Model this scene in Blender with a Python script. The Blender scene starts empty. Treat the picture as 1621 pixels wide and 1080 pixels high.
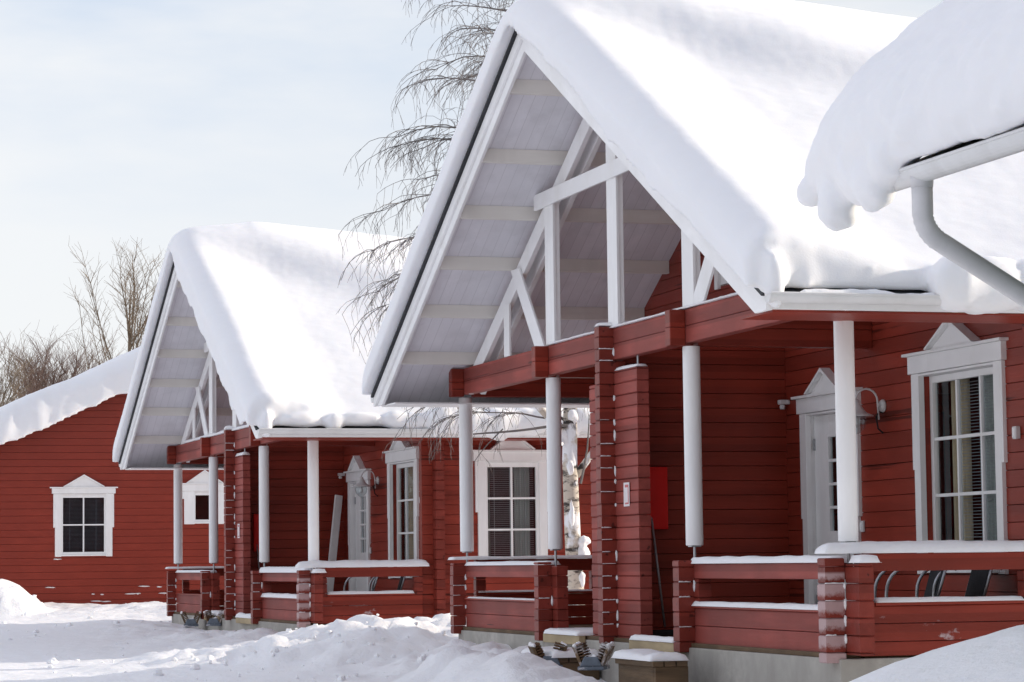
import bpy, math, random
from mathutils import Vector, Matrix, noise
R_ = random.Random(7)
sc = bpy.context.scene
COL = sc.collection
RAD = math.radians

# ------------------------------------------------------------------ materials
def nt(name):
    m = bpy.data.materials.new(name); m.use_nodes = True
    n = m.node_tree.nodes; l = m.node_tree.links
    return m, n, l, n['Principled BSDF']
def node(n, t, **kw):
    o = n.new(t)
    for k, v in kw.items(): setattr(o, k, v)
    return o
def mixrgb(n, l, fac, a, b):
    m = node(n, 'ShaderNodeMix', data_type='RGBA')
    for s, v in ((m.inputs[0], fac), (m.inputs[6], a), (m.inputs[7], b)):
        if hasattr(v, 'is_linked') or hasattr(v, 'links'): l.new(v, s)
        else: s.default_value = v
    return m.outputs[2]
def noise_tex(n, l, scale, detail=4, stretch=(1, 1, 1), rough=.55):
    tc = node(n, 'ShaderNodeTexCoord'); mp = node(n, 'ShaderNodeMapping')
    mp.inputs['Scale'].default_value = stretch
    l.new(tc.outputs['Object'], mp.inputs['Vector'])
    t = node(n, 'ShaderNodeTexNoise'); t.inputs['Scale'].default_value = scale
    t.inputs['Detail'].default_value = detail; t.inputs['Roughness'].default_value = rough
    l.new(mp.outputs['Vector'], t.inputs['Vector'])
    return t
def ramp(n, l, src, p0, p1, c0=(0, 0, 0, 1), c1=(1, 1, 1, 1)):
    r = node(n, 'ShaderNodeValToRGB')
    r.color_ramp.elements[0].position = p0; r.color_ramp.elements[1].position = p1
    r.color_ramp.elements[0].color = c0; r.color_ramp.elements[1].color = c1
    l.new(src, r.inputs['Fac']); return r.outputs['Color']
def bump(n, l, bs, hs, strength, dist=.02, prev=None):
    b = node(n, 'ShaderNodeBump'); b.inputs['Strength'].default_value = strength
    b.inputs['Distance'].default_value = dist
    l.new(hs, b.inputs['Height'])
    if prev: l.new(prev, b.inputs['Normal'])
    if bs: l.new(b.outputs['Normal'], bs.inputs['Normal'])
    return b.outputs['Normal']
def c4(c): return (c[0], c[1], c[2], 1)

def paint_mat(name, col, var=.18, rough=.42, grain=(1, 1, 1), bumpk=.25, course=None, frost=0, dirt=None, spec=.28, fscale=5.5):
    m, n, l, b = nt(name)
    t = noise_tex(n, l, 9, 5, grain); t2 = noise_tex(n, l, 1.3, 3)
    dark = tuple(c*(1-var) for c in col); lite = tuple(min(1, c*(1+var)) for c in col)
    base = mixrgb(n, l, ramp(n, l, t.outputs['Fac'], .3, .7), c4(dark), c4(lite))
    d2 = tuple(c*(1-var*.8) for c in col)
    base = mixrgb(n, l, ramp(n, l, t2.outputs['Fac'], .42, .62), base, c4(d2))
    if course:
        tc = node(n, 'ShaderNodeTexCoord'); sx = node(n, 'ShaderNodeSeparateXYZ'); l.new(tc.outputs['Object'], sx.inputs[0])
        dv = node(n, 'ShaderNodeMath', operation='DIVIDE'); l.new(sx.outputs['Z'], dv.inputs[0]); dv.inputs[1].default_value = course
        fl = node(n, 'ShaderNodeMath', operation='FLOOR'); l.new(dv.outputs[0], fl.inputs[0])
        wn = node(n, 'ShaderNodeTexWhiteNoise', noise_dimensions='1D'); l.new(fl.outputs[0], wn.inputs['W'])
        hs = node(n, 'ShaderNodeHueSaturation'); l.new(base, hs.inputs['Color'])
        mr = node(n, 'ShaderNodeMapRange'); mr.inputs['To Min'].default_value = .84; mr.inputs['To Max'].default_value = 1.16
        l.new(wn.outputs['Value'], mr.inputs['Value']); l.new(mr.outputs[0], hs.inputs['Value']); base = hs.outputs['Color']
    if course:
        st = tuple(.28*g if g < .5 else 2.2 for g in grain); t5 = noise_tex(n, l, 7, 3, st, .4); tw = noise_tex(n, l, .9, 2)
        ck = node(n, 'ShaderNodeMath', operation='MULTIPLY_ADD'); l.new(tw.outputs['Fac'], ck.inputs[0]); ck.inputs[1].default_value = .35; l.new(t5.outputs['Fac'], ck.inputs[2])
        base = mixrgb(n, l, ramp(n, l, ck.outputs[0], .87, .90), base, c4(tuple(c*.35 for c in col)))
    if dirt:
        t4 = noise_tex(n, l, 3.0, 6, (1, 1, .35)); base = mixrgb(n, l, ramp(n, l, t4.outputs['Fac'], .5, .78), base, c4(dirt))
    if frost:
        t3 = noise_tex(n, l, fscale, 7, (1, 1, 1.6), .7)
        f = ramp(n, l, t3.outputs['Fac'], .62-frost*.16, .72-frost*.1)
        base = mixrgb(n, l, f, base, (.8, .78, .8, 1))
    l.new(base, b.inputs['Base Color'])
    b.inputs['Roughness'].default_value = rough; b.inputs['Specular IOR Level'].default_value = spec
    g = noise_tex(n, l, 26, 6, grain, .65)
    bump(n, l, b, g.outputs['Fac'], bumpk, .012)
    return m

RED = (.265, .0365, .021)
M = {}
M['red_x'] = paint_mat('red_paint_logs_lengthwise', RED, grain=(.08, 1, 1), course=.138, bumpk=.35)
M['red_y'] = paint_mat('red_paint_logs_gablewise', RED, grain=(1, .08, 1), course=.138, bumpk=.35)
M['red_xf'] = paint_mat('red_paint_logs_frosted', RED, grain=(.1, 1, 1), course=.138, bumpk=.35, frost=.2, fscale=1.7)
M['red_y_pale'] = paint_mat('red_paint_sheen_and_rime', (.30, .063, .049), var=.24, rough=.6, grain=(1, .1, 1), course=.15, bumpk=.4)  # pinker red for outward faces: sky sheen and rime put into the base colour
M['red_far'] = paint_mat('red_paint_far_house', RED, var=.10, grain=(.3, 1, 1), bumpk=.2)
M['red_end'] = paint_mat('red_paint_log_ends', (.225, .037, .025), grain=(1, 1, 1), course=.11, bumpk=.3)
M['red_rime'] = paint_mat('red_paint_rimed_log_ends', (.225, .037, .025), grain=(1, 1, 1), course=.128, bumpk=.5)
def rime(m, pitch, zlo, zhi):
    n = m.node_tree.nodes; l = m.node_tree.links; b = n['Principled BSDF']; src = b.inputs['Base Color'].links[0].from_socket
    tc = node(n, 'ShaderNodeTexCoord'); sx = node(n, 'ShaderNodeSeparateXYZ'); l.new(tc.outputs['Object'], sx.inputs[0])
    fr = node(n, 'ShaderNodeMath', operation='MODULO'); ad = node(n, 'ShaderNodeMath', operation='ADD'); l.new(sx.outputs['Z'], ad.inputs[0]); ad.inputs[1].default_value = pitch*10
    l.new(ad.outputs[0], fr.inputs[0]); fr.inputs[1].default_value = pitch
    dv = node(n, 'ShaderNodeMath', operation='DIVIDE'); l.new(fr.outputs[0], dv.inputs[0]); dv.inputs[1].default_value = pitch
    t = noise_tex(n, l, 16, 7, (1, 1, 1), .7); ma = node(n, 'ShaderNodeMath', operation='MULTIPLY_ADD'); l.new(t.outputs['Fac'], ma.inputs[0]); ma.inputs[1].default_value = 1.1; l.new(dv.outputs[0], ma.inputs[2])
    f = ramp(n, l, ma.outputs[0], .72, 1.15, (0, 0, 0, 1), (.85, .85, .85, 1))
    hi = ramp(n, l, sx.outputs['Z'], zhi-.02, zhi, (1, 1, 1, 1), (0, 0, 0, 1)); mu = node(n, 'ShaderNodeMath', operation='MULTIPLY'); l.new(f, mu.inputs[0]); l.new(hi, mu.inputs[1])
    l.new(mixrgb(n, l, mu.outputs[0], src, (.50, .36, .36, 1)), b.inputs['Base Color'])
rime(M['red_rime'], .128, 0, .60)
M['white'] = paint_mat('white_paint', (.91, .905, .90), var=.05, rough=.45, grain=(1, 1, .2), bumpk=.15, dirt=(.83, .82, .80))
M['white_y'] = paint_mat('white_paint_boards', (.91, .905, .905), var=.06, rough=.5, grain=(1, .15, .5), bumpk=.2, dirt=(.82, .81, .79))
M['soffit'] = paint_mat('soffit_paint', (.84, .83, .87), var=.05, rough=.6, grain=(1, .12, .2), bumpk=.3, dirt=(.7, .69, .72))
M['purlin'] = paint_mat('purlin_paint', (.82, .79, .74), var=.06, rough=.6, grain=(.1, 1, 1), bumpk=.2, dirt=(.72, .69, .64))
def planks(m, axis, w):
    n = m.node_tree.nodes; l = m.node_tree.links; b = n['Principled BSDF']; src = b.inputs['Base Color'].links[0].from_socket
    tc = node(n, 'ShaderNodeTexCoord'); sx = node(n, 'ShaderNodeSeparateXYZ'); l.new(tc.outputs['Object'], sx.inputs[0])
    dv = node(n, 'ShaderNodeMath', operation='DIVIDE'); l.new(sx.outputs[axis], dv.inputs[0]); dv.inputs[1].default_value = w
    fr = node(n, 'ShaderNodeMath', operation='FRACT'); l.new(dv.outputs[0], fr.inputs[0])
    fl = node(n, 'ShaderNodeMath', operation='FLOOR'); l.new(dv.outputs[0], fl.inputs[0]); wn = node(n, 'ShaderNodeTexWhiteNoise', noise_dimensions='1D'); l.new(fl.outputs[0], wn.inputs['W'])
    mr = node(n, 'ShaderNodeMapRange'); mr.inputs['To Min'].default_value = .94; mr.inputs['To Max'].default_value = 1.04; l.new(wn.outputs['Value'], mr.inputs['Value'])
    hs = node(n, 'ShaderNodeHueSaturation'); l.new(src, hs.inputs['Color']); l.new(mr.outputs[0], hs.inputs['Value'])
    l.new(mixrgb(n, l, ramp(n, l, fr.outputs[0], .03, .07, (1, 1, 1, 1), (0, 0, 0, 1)), hs.outputs['Color'], (.66, .65, .68, 1)), b.inputs['Base Color'])
planks(M['soffit'], 'X', .12)
M['concrete'] = paint_mat('concrete', (.42, .40, .36), var=.16, rough=.85, bumpk=.5, dirt=(.3, .28, .25))
M['wood'] = paint_mat('weathered_wood', (.14, .09, .05), var=.35, rough=.75, grain=(.3, .3, 2.5), bumpk=.5, dirt=(.1, .07, .04))
M['roof'] = paint_mat('roof_felt', (.035, .037, .042), var=.3, rough=.6, bumpk=.4)
M['metal_white'] = paint_mat('white_metal', (.74, .74, .74), var=.04, rough=.32, bumpk=.05, dirt=(.62, .61, .6))
M['steel'] = paint_mat('galvanised_steel', (.42, .43, .45), var=.15, rough=.35, bumpk=.1); M['steel'].node_tree.nodes['Principled BSDF'].inputs['Metallic'].default_value = .7
M['dark'] = paint_mat('dark_fabric', (.025, .026, .03), var=.3, rough=.8, bumpk=.4)
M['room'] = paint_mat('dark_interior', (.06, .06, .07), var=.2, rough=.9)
M['blind'] = paint_mat('blind_slats', (.42, .43, .46), var=.05, rough=.5)
M['curtain'] = paint_mat('beige_curtain', (.66, .54, .38), var=.1, rough=.9, grain=(1, 1, .1))
M['curtain2'] = paint_mat('grey_curtain', (.55, .6, .57), var=.1, rough=.9, grain=(1, 1, .1))
M['redbox'] = paint_mat('signal_red_enamel', (.82, .016, .014), var=.05, rough=.35, bumpk=.05)
M['pipe'] = paint_mat('grey_pipe', (.68, .67, .68), var=.08, rough=.4, bumpk=.08, dirt=(.58, .57, .57))
M['blind_dim'] = paint_mat('dim_blind', (.17, .18, .21), var=.1, rough=.6)
M['paper'] = paint_mat('paper', (.8, .74, .74), var=.05, rough=.8)
M['pink'] = paint_mat('pink_print', (.62, .2, .2), var=.15, rough=.8)
M['bristle'] = paint_mat('brown_bristles', (.16, .09, .05), var=.5, rough=.9, bumpk=.8)
M['bluegrey'] = paint_mat('blue_grey_plastic', (.15, .18, .22), var=.2, rough=.5, frost=.4)
M['twig'] = paint_mat('dark_birch_twigs', (.19, .17, .165), var=.35, rough=.8)
M['twig_tan'] = paint_mat('tan_twigs', (.24, .18, .125), var=.35, rough=.85)
M['twig_brown'] = paint_mat('reddish_brown_twigs', (.20, .135, .11), var=.35, rough=.85)
M['green'] = paint_mat('dark_green_paint', (.03, .10, .03), var=.2, rough=.5, grain=(1, .1, 1))

def snow_mat(name, big=.5, fine=.35):
    m, n, l, b = nt(name)
    t = noise_tex(n, l, .8, 3); 
    base = mixrgb(n, l, t.outputs['Fac'], (.86, .862, .885, 1), (.915, .915, .93, 1)); l.new(base, b.inputs['Base Color'])
    b.inputs['Roughness'].default_value = .62; b.inputs['Specular IOR Level'].default_value = .25
    b.inputs['Subsurface Weight'].default_value = .35; b.inputs['Subsurface Radius'].default_value = (.06, .07, .08); b.inputs['Subsurface Scale'].default_value = .5
    a = noise_tex(n, l, 5, 6, rough=.6); f = noise_tex(n, l, 55, 4, rough=.7)
    x = bump(n, l, None, a.outputs['Fac'], big, .06)
    bump(n, l, b, f.outputs['Fac'], fine, .012, x)
    return m
M['snow'] = snow_mat('roof_snow', .05, .16)
M['snow_g'] = snow_mat('trodden_snow', .6, .45)
M['snow_cap'] = snow_mat('cap_snow', .25, .3)

def glass_mat():
    m, n, l, b = nt('window_glass'); n.remove(b)
    o = n['Material Output']; tr = node(n, 'ShaderNodeBsdfTransparent'); gl = node(n, 'ShaderNodeBsdfGlossy')
    tr.inputs[0].default_value = (.86, .9, .9, 1); gl.inputs['Roughness'].default_value = .02; gl.inputs['Color'].default_value = (.9, .95, 1, 1)
    lw = node(n, 'ShaderNodeLayerWeight'); lw.inputs[0].default_value = .5; pw = node(n, 'ShaderNodeMath', operation='POWER'); l.new(lw.outputs['Facing'], pw.inputs[0]); pw.inputs[1].default_value = 5
    fr = node(n, 'ShaderNodeMath', operation='MULTIPLY_ADD'); l.new(pw.outputs[0], fr.inputs[0]); fr.inputs[1].default_value = .9; fr.inputs[2].default_value = .09; mx = node(n, 'ShaderNodeMixShader')
    l.new(fr.outputs[0], mx.inputs[0]); l.new(tr.outputs[0], mx.inputs[1]); l.new(gl.outputs[0], mx.inputs[2]); l.new(mx.outputs[0], o.inputs[0])
    return m
M['glass'] = glass_mat()
def bark_mat():
    m, n, l, b = nt('white_birch_bark')
    t = noise_tex(n, l, 4.2, 6, (1, 1, 3.0), .7); t2 = noise_tex(n, l, 1.6, 5, (1, 1, .9), .6)
    base = mixrgb(n, l, ramp(n, l, t.outputs['Fac'], .50, .60), (.58, .51, .43, 1), (.05, .04, .035, 1))
    base = mixrgb(n, l, ramp(n, l, t2.outputs['Fac'], .52, .57), base, (.84, .85, .88, 1))
    l.new(base, b.inputs['Base Color']); b.inputs['Roughness'].default_value = .8
    bump(n, l, b, t.outputs['Fac'], .7, .02); return m
M['bark'] = bark_mat()

# ------------------------------------------------------------------ mesh helpers
class MB:
    def __init__(s): s.v = []; s.f = []
    def add(s, vs, fs):
        o = len(s.v); s.v += [tuple(p) for p in vs]; s.f += [tuple(i+o for i in q) for q in fs]; return s
    def box(s, x0, x1, y0, y1, z0, z1):
        vs = [(x, y, z) for x in (x0, x1) for y in (y0, y1) for z in (z0, z1)]
        return s.add(vs, [(0, 1, 3, 2), (4, 6, 7, 5), (0, 4, 5, 1), (2, 3, 7, 6), (0, 2, 6, 4), (1, 5, 7, 3)])
    def prism(s, poly, axis, a0, a1):
        # poly: 2-D points in the two remaining axes; extruded along axis
        def P(p, a):
            return {'x': (a, p[0], p[1]), 'y': (p[0], a, p[1]), 'z': (p[0], p[1], a)}[axis]
        k = len(poly); vs = [P(p, a0) for p in poly]+[P(p, a1) for p in poly]
        fs = [tuple(range(k))[::-1], tuple(range(k, 2*k))]+[(i, (i+1) % k, k+(i+1) % k, k+i) for i in range(k)]
        return s.add(vs, fs)
    def tube(s, pts, rad, n=8, cap=True):
        pts = [Vector(p) for p in pts]; k = len(pts)
        if not hasattr(rad, '__len__'): rad = [rad]*k
        vs = []; fs = []; prev = None
        for i, p in enumerate(pts):
            d = (pts[min(i+1, k-1)]-pts[max(i-1, 0)]).normalized()
            if prev is None:
                a = d.orthogonal().normalized()
            else:
                a = prev-d*prev.dot(d)
                a = a.normalized() if a.length > 1e-6 else d.orthogonal().normalized()
            prev = a; b = d.cross(a)
            for j in range(n):
                t = 2*math.pi*j/n; vs.append(p+(a*math.cos(t)+b*math.sin(t))*rad[i])
        for i in range(k-1):
            for j in range(n):
                fs.append((i*n+j, i*n+(j+1) % n, (i+1)*n+(j+1) % n, (i+1)*n+j))
        if cap: fs += [tuple(range(n))[::-1], tuple(range((k-1)*n, k*n))]
        return s.add(vs, fs)
    def lathe(s, prof, c, n=20, axis='z'):
        vs = []; fs = []; k = len(prof)
        for r, h in prof:
            for j in range(n):
                t = 2*math.pi*j/n; p = (r*math.cos(t), r*math.sin(t), h)
                if axis == 'x': p = (h, r*math.cos(t), r*math.sin(t))
                vs.append((c[0]+p[0], c[1]+p[1], c[2]+p[2]))
        for i in range(k-1):
            for j in range(n): fs.append((i*n+j, i*n+(j+1) % n, (i+1)*n+(j+1) % n, (i+1)*n+j))
        fs += [tuple(range(n))[::-1], tuple(range((k-1)*n, k*n))]
        return s.add(vs, fs)
    def bar(s, p, q, w, h, up=(0, 0, 1)):
        p = Vector(p); q = Vector(q); d = (q-p).normalized(); a = Vector(up).cross(d).normalized(); b = d.cross(a)
        vs = [e+a*(w/2*i)+b*(h/2*j) for e in (p, q) for i, j in ((-1, -1), (1, -1), (1, 1), (-1, 1))]
        return s.add(vs, [(3, 2, 1, 0), (4, 5, 6, 7), (0, 1, 5, 4), (1, 2, 6, 5), (2, 3, 7, 6), (3, 0, 4, 7)])

def obj(name, mb, mat, parent=None, bevel=0, smooth=False, seg=2):
    me = bpy.data.meshes.new(name); me.from_pydata(mb.v, [], mb.f); me.update()
    o = bpy.data.objects.new(name, me); COL.objects.link(o)
    if mat: me.materials.append(M[mat] if isinstance(mat, str) else mat)
    if parent is not None: o.parent = parent
    if smooth:
        for p in me.polygons: p.use_smooth = True
    if bevel:
        b = o.modifiers.new('bevel', 'BEVEL'); b.width = bevel; b.segments = seg; b.limit_method = 'ANGLE'; b.harden_normals = False
    return o
def tag(o, label, cat, group=None, kind=None):
    if label: o['label'] = label
    if cat: o['category'] = cat
    if group: o['group'] = group
    if kind: o['kind'] = kind
    return o
def empty(name, loc=(0, 0, 0), rz=0, parent=None):
    o = bpy.data.objects.new(name, None); COL.objects.link(o); o.location = loc; o.rotation_euler = (0, 0, rz)
    if parent is not None: o.parent = parent
    return o
def copy_tree(o, parent=None):
    c = o.copy(); COL.objects.link(c); c.parent = parent
    for ch in o.children: copy_tree(ch, c)
    return c
def relabel(c, label, loc=None, rz=None):
    c['label'] = label
    if loc is not None: c.location = loc
    if rz is not None: c.rotation_euler = (0, 0, rz)
    return c
def fbm(x, y, z=0, o=4): return noise.fractal(Vector((x, y, z)), .9, 2.1, o)

# log wall: stacked log courses, chamfered at each joint; plane 'x' (wall at x=const, runs along y) or 'y'
def logwall(mb, plane, face, back, u0, u1, z0, z1, pitch=.138, openings=(), off=0, ch=.004, cd=.016):
    sgn = 1 if back > face else -1
    n0 = math.floor((z0-off)/pitch); k = n0; zs = []
    while off+k*pitch < z1:
        zs.append((max(z0, off+k*pitch), min(z1, off+(k+1)*pitch))); k += 1
    cuts = sorted({z for o in openings for z in o[2:4]})
    for za, zb in zs:
        inner = [c for c in cuts if za+.004 < c < zb-.004]
        lev = [za]+inner+[zb]
        for a, b in zip(lev, lev[1:]):
            zm = (a+b)/2
            U0 = u0 if callable(u0) else (lambda z: u0); U1 = u1 if callable(u1) else (lambda z: u1)
            spans = [(None, None)]
            ops = sorted([o for o in openings if o[2]-.002 < zm < o[3]+.002])
            edges = [None]; 
            for o in ops: edges += [o[0], o[1]]
            edges += [None]
            lo = ch if a == za else 0; hi = ch if b == zb else 0
            a2, b2 = a, b
            prof = [(face+(sgn*cd if lo else 0), a2), (face, a2+lo) if lo else None, (face, b2-hi) if hi else None, (face+(sgn*cd if hi else 0), b2), (back, b2), (back, a2)]
            prof = [p for p in prof if p]
            for i in range(0, len(edges), 2):
                e0, e1 = edges[i], edges[i+1]
                A = (lambda z, e=e0: U0(z) if e is None else e); B = (lambda z, e=e1: U1(z) if e is None else e)
                if B(zm)-A(zm) < .01: continue
                m = len(prof)
                mk = (lambda u, c, z: (c, u, z)) if plane == 'x' else (lambda u, c, z: (u, c, z))
                vs = [mk(A(z), c, z) for c, z in prof]+[mk(B(z), c, z) for c, z in prof]
                mb.add(vs, [tuple(range(m))[::-1], tuple(range(m, 2*m))]+[(q, (q+1) % m, m+(q+1) % m, m+q) for q in range(m)])
    return mb
def logstack(mb, x0, x1, y0, y1, z0, z1, pitch, ch=.008, off=0):
    k = math.floor((z0-off)/pitch)
    while off+k*pitch < z1-.01:
        a = max(z0, off+k*pitch); b = min(z1, off+(k+1)*pitch)-.004; k += 1
        j = R_.uniform(-.004, .004)
        X0, X1, Y0, Y1 = x0+j, x1+j*.5, y0+j, y1
        vs = []
        for z, c in ((a, ch), (a+ch, 0), (b-ch, 0), (b, ch)):
            vs += [(X0+c, Y0+c, z), (X1-c, Y0+c, z), (X1-c, Y1-c, z), (X0+c, Y1-c, z)]
        fs = [(3, 2, 1, 0), (12, 13, 14, 15)]
        for r in range(3):
            for q in range(4): fs.append((r*4+q, r*4+(q+1) % 4, r*4+4+(q+1) % 4, r*4+4+q))
        mb.add(vs, fs)
    return mb

def snowcap(mb, x0, x1, y0, y1, z, th, seed=0, step=.05, rough=.2, hang=.0):
    nx = max(4, min(90, int((x1-x0)/step))); ny = max(4, min(90, int((y1-y0)/step)))
    def es(n): return [.5-.5*math.cos(math.pi*i/n) for i in range(n+1)]
    ex = es(nx) if nx < 12 else [0, .006, .02]+[i/nx for i in range(1, nx)]+[.98, .994, 1]
    ey = es(ny) if ny < 12 else [0, .006, .02]+[i/ny for i in range(1, ny)]+[.98, .994, 1]
    ex = sorted(set(ex)); ey = sorted(set(ey)); top = []; bot = []
    for a in ex:
        for b in ey:
            x = x0+(x1-x0)*a; y = y0+(y1-y0)*b
            d = min(a*(x1-x0), (1-a)*(x1-x0)); e = min(b*(y1-y0), (1-b)*(y1-y0)); r = th*.9
            def q(t): t = min(1, t/r); return (1-(1-t)**2.2)**(1/2.2)
            h = th*q(d)*q(e)*(1+rough*fbm(x*3+seed, y*3, seed*.7))
            wob = .012*fbm(x*6, y*6, seed+3)
            top.append((x+wob, y+wob, z+max(h, .002))); bot.append((x+wob, y+wob, z-hang*(1 if min(d, e) < .001 else 0)))
    k = len(ey); m = len(ex); n = m*k; fs = []
    for i in range(m-1):
        for j in range(k-1):
            q = (i*k+j, (i+1)*k+j, (i+1)*k+j+1, i*k+j+1); fs.append(q); fs.append(tuple(n+t for t in q[::-1]))
    ring = [i*k for i in range(m)]+[(m-1)*k+j for j in range(1, k)]+[i*k+k-1 for i in range(m-2, -1, -1)]+[j for j in range(k-2, 0, -1)]
    for a, b in zip(ring, ring[1:]+ring[:1]): fs.append((b, a, n+a, n+b))
    return mb.add(top+bot, fs)

def blob(mb, c, r, seed=0, n=12, rough=.18):
    vs = []; fs = []; m = n//2+1
    for i in range(m+1):
        t = math.pi*i/m
        for j in range(n):
            p = 2*math.pi*j/n; d = Vector((math.sin(t)*math.cos(p), math.sin(t)*math.sin(p), math.cos(t)))
            k = 1+rough*fbm(d.x*1.3+seed, d.y*1.3+seed*2, d.z*1.3)
            vs.append((c[0]+d.x*r[0]*k, c[1]+d.y*r[1]*k, c[2]+d.z*r[2]*k))
    for i in range(m):
        for j in range(n): fs.append((i*n+j, (i+1)*n+j, (i+1)*n+(j+1) % n, i*n+(j+1) % n))
    return mb.add(vs, fs)
def remesh(o, vox, smooth=4, clouds=None):
    r = o.modifiers.new('fuse', 'REMESH'); r.mode = 'VOXEL'; r.voxel_size = vox; r.use_smooth_shade = True
    s = o.modifiers.new('soften', 'SMOOTH'); s.iterations = smooth; s.factor = .5
    for i, (st, size) in enumerate(clouds or ()):
        t = bpy.data.textures.new('lumps', 'CLOUDS'); t.noise_scale = size; t.noise_depth = 3
        d = o.modifiers.new('lumps', 'DISPLACE'); d.texture = t; d.strength = st; d.mid_level = .5
    return o

# ------------------------------------------------------------------ the cottage (local frame: x into the house, y along the gable, z = 0 at the porch floor)
SL = .529; APEX = 5.78; HALF = 5.95
def roofz(y): return APEX-SL*abs(y)

def casing(plane, face, out, u0, u1, z0, z1, wt, head, ped, parent, kind, cols, rows, depth=.10, pedw=None, sill=0, wide=.035, glass_z=None, blinds=True, curtains=(), step_z=None, bmat='blind'):
    """window or door in a wall face; u runs along the wall, out = outward sign; builds frame, pediment, sash, panes"""
    w = empty(kind, parent=parent)
    def B(mb, a, b, c, d, za, zb):   # a,b along u; c,d offset from the wall face outwards
        lo, hi = sorted((face+out*c, face+out*d))
        return mb.box(lo, hi, a, b, za, zb) if plane == 'x' else mb.box(a, b, lo, hi, za, zb)
    sz = step_z if step_z is not None else z0+(z1-z0)*.52
    for s in (0, 1):
        a = (u0, u0+wt) if s == 0 else (u1-wt, u1)
        mb = MB(); B(mb, a[0], a[1], -.02, .035, z0, z1-.002)
        ex = (a[0]-wide, a[0]-.0005) if s == 0 else (a[1]+.0005, a[1]+wide)
        B(mb, ex[0], ex[1], -.02, .033, sz, z1-.003)
        obj('side_casing', mb, 'white', w, .004)
    mb = MB(); B(mb, u0-wide-.03, u1+wide+.03, -.02, .05, z1, z1+head); obj('lintel', mb, 'white_y' if plane == 'x' else 'white', w, .004)
    mb = MB(); B(mb, u0-wide-.075, u1+wide+.075, -.02, .085, z1+head+.001, z1+head+.026); obj('lintel_cap', mb, 'white', w, .004)
    um = (u0+u1)/2; pw = pedw or (u1-u0)*.29; pz = z1+head+.027
    lo, hi = sorted((face-out*.02, face+out*.05)); ax = plane
    mb = MB(); mb.prism([(um-pw, pz), (um+pw, pz), (um, pz+ped)], ax, lo, hi); obj('pediment', mb, 'white', w, .003)
    lo2, hi2 = sorted((face-out*.02, face+out*.10)); t = .03
    for s in (-1, 1):
        mb = MB(); mb.prism([(um, pz+ped+.002), (um, pz+ped+t+.006), (um+s*(pw+.03), pz+.008), (um+s*(pw+.005), pz-.0)], ax, lo2, hi2)
        obj('pediment_cap', mb, 'white', w, .003)
    # reveal boards and sash
    gi0, gi1 = u0+wt*.85, u1-wt*.85; d0 = -depth
    mb = MB(); B(mb, gi0-.022, gi0, d0, .034, z0, z1-.001); B(mb, gi1, gi1+.022, d0, .034, z0, z1-.001); B(mb, gi0, gi1, d0, .03, z1-.024, z1-.004)
    if kind == 'window': B(mb, gi0, gi1, d0, .045, z0+.012, z0+.04)
    obj('reveal', mb, 'white_y' if plane == 'x' else 'white', w, .002)
    b0 = z0+.04 if kind == 'window' else z0+.02
    fw = .055
    if kind == 'window':
        gz0, gz1 = b0+fw+sill, z1-.03-fw; a0, a1 = gi0+fw, gi1-fw
        mb = MB(); B(mb, gi0+.002, a0, d0+.005, d0+.055, b0, z1-.025); B(mb, a1, gi1-.002, d0+.005, d0+.055, b0, z1-.025)
        B(mb, a0, a1, d0+.005, d0+.054, b0, gz0); B(mb, a0, a1, d0+.005, d0+.054, gz1, z1-.026); sash = obj('sash', mb, 'white', w, .004)
    else:
        mb = MB(); a0, a1 = gi0+(gi1-gi0)*.30, gi1-(gi1-gi0)*.30; gz0, gz1 = z0+.95, z1-.24
        B(mb, gi0+.004, a0, d0+.005, d0+.05, b0, z1-.026); B(mb, a1, gi1-.004, d0+.005, d0+.05, b0, z1-.026)
        B(mb, a0, a1, d0+.005, d0+.05, b0, gz0); B(mb, a0, a1, d0+.005, d0+.05, gz1, z1-.026); sash = obj('door_leaf', mb, 'white', w, .004)
        mb = MB(); y = gi0+.06; B(mb, y-.012, y+.012, d0+.05, d0+.09, z0+1.0, z0+1.02); B(mb, y-.012, y+.11, d0+.09, d0+.105, z0+.998, z0+1.022); B(mb, y-.02, y+.02, d0+.05, d0+.056, z0+.9, z0+1.08)
        obj('handle', mb, 'steel', w, .003)
        for hz in (.25, z1-z0-.35):
            mb = MB(); B(mb, gi1-.03, gi1-.008, d0+.05, d0+.065, z0+hz, z0+hz+.11); obj('hinge', mb, 'steel', w)
    mb = MB(); t = .014
    for i in range(1, cols):
        c = a0+(a1-a0)*i/cols; B(mb, c-t, c+t, d0+.012, d0+.045, gz0, gz1)
    for i in range(1, rows):
        c = gz0+(gz1-gz0)*i/rows
        for k in range(cols): B(mb, a0+(a1-a0)*k/cols+(t if k else 0), a0+(a1-a0)*(k+1)/cols-(t if k < cols-1 else 0), d0+.0125, d0+.044, c-t, c+t)
    if mb.v: obj('glazing_bar', mb, 'white', w, .003)
    mb = MB(); q = face+out*(d0+.024); mb.add([((q, u, z) if plane == 'x' else (u, q, z)) for u, z in ((a0-.004, gz0-.004), (a1+.004, gz0-.004), (a1+.004, gz1+.004), (a0-.004, gz1+.004))], [(0, 1, 2, 3)]); obj('pane', mb, 'glass', w)
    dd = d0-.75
    mb = MB(); B(mb, a0-.35, a1+.35, dd-.02, dd, gz0-.3, gz1+.2); obj('dark_room', mb, 'room', w)
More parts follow.
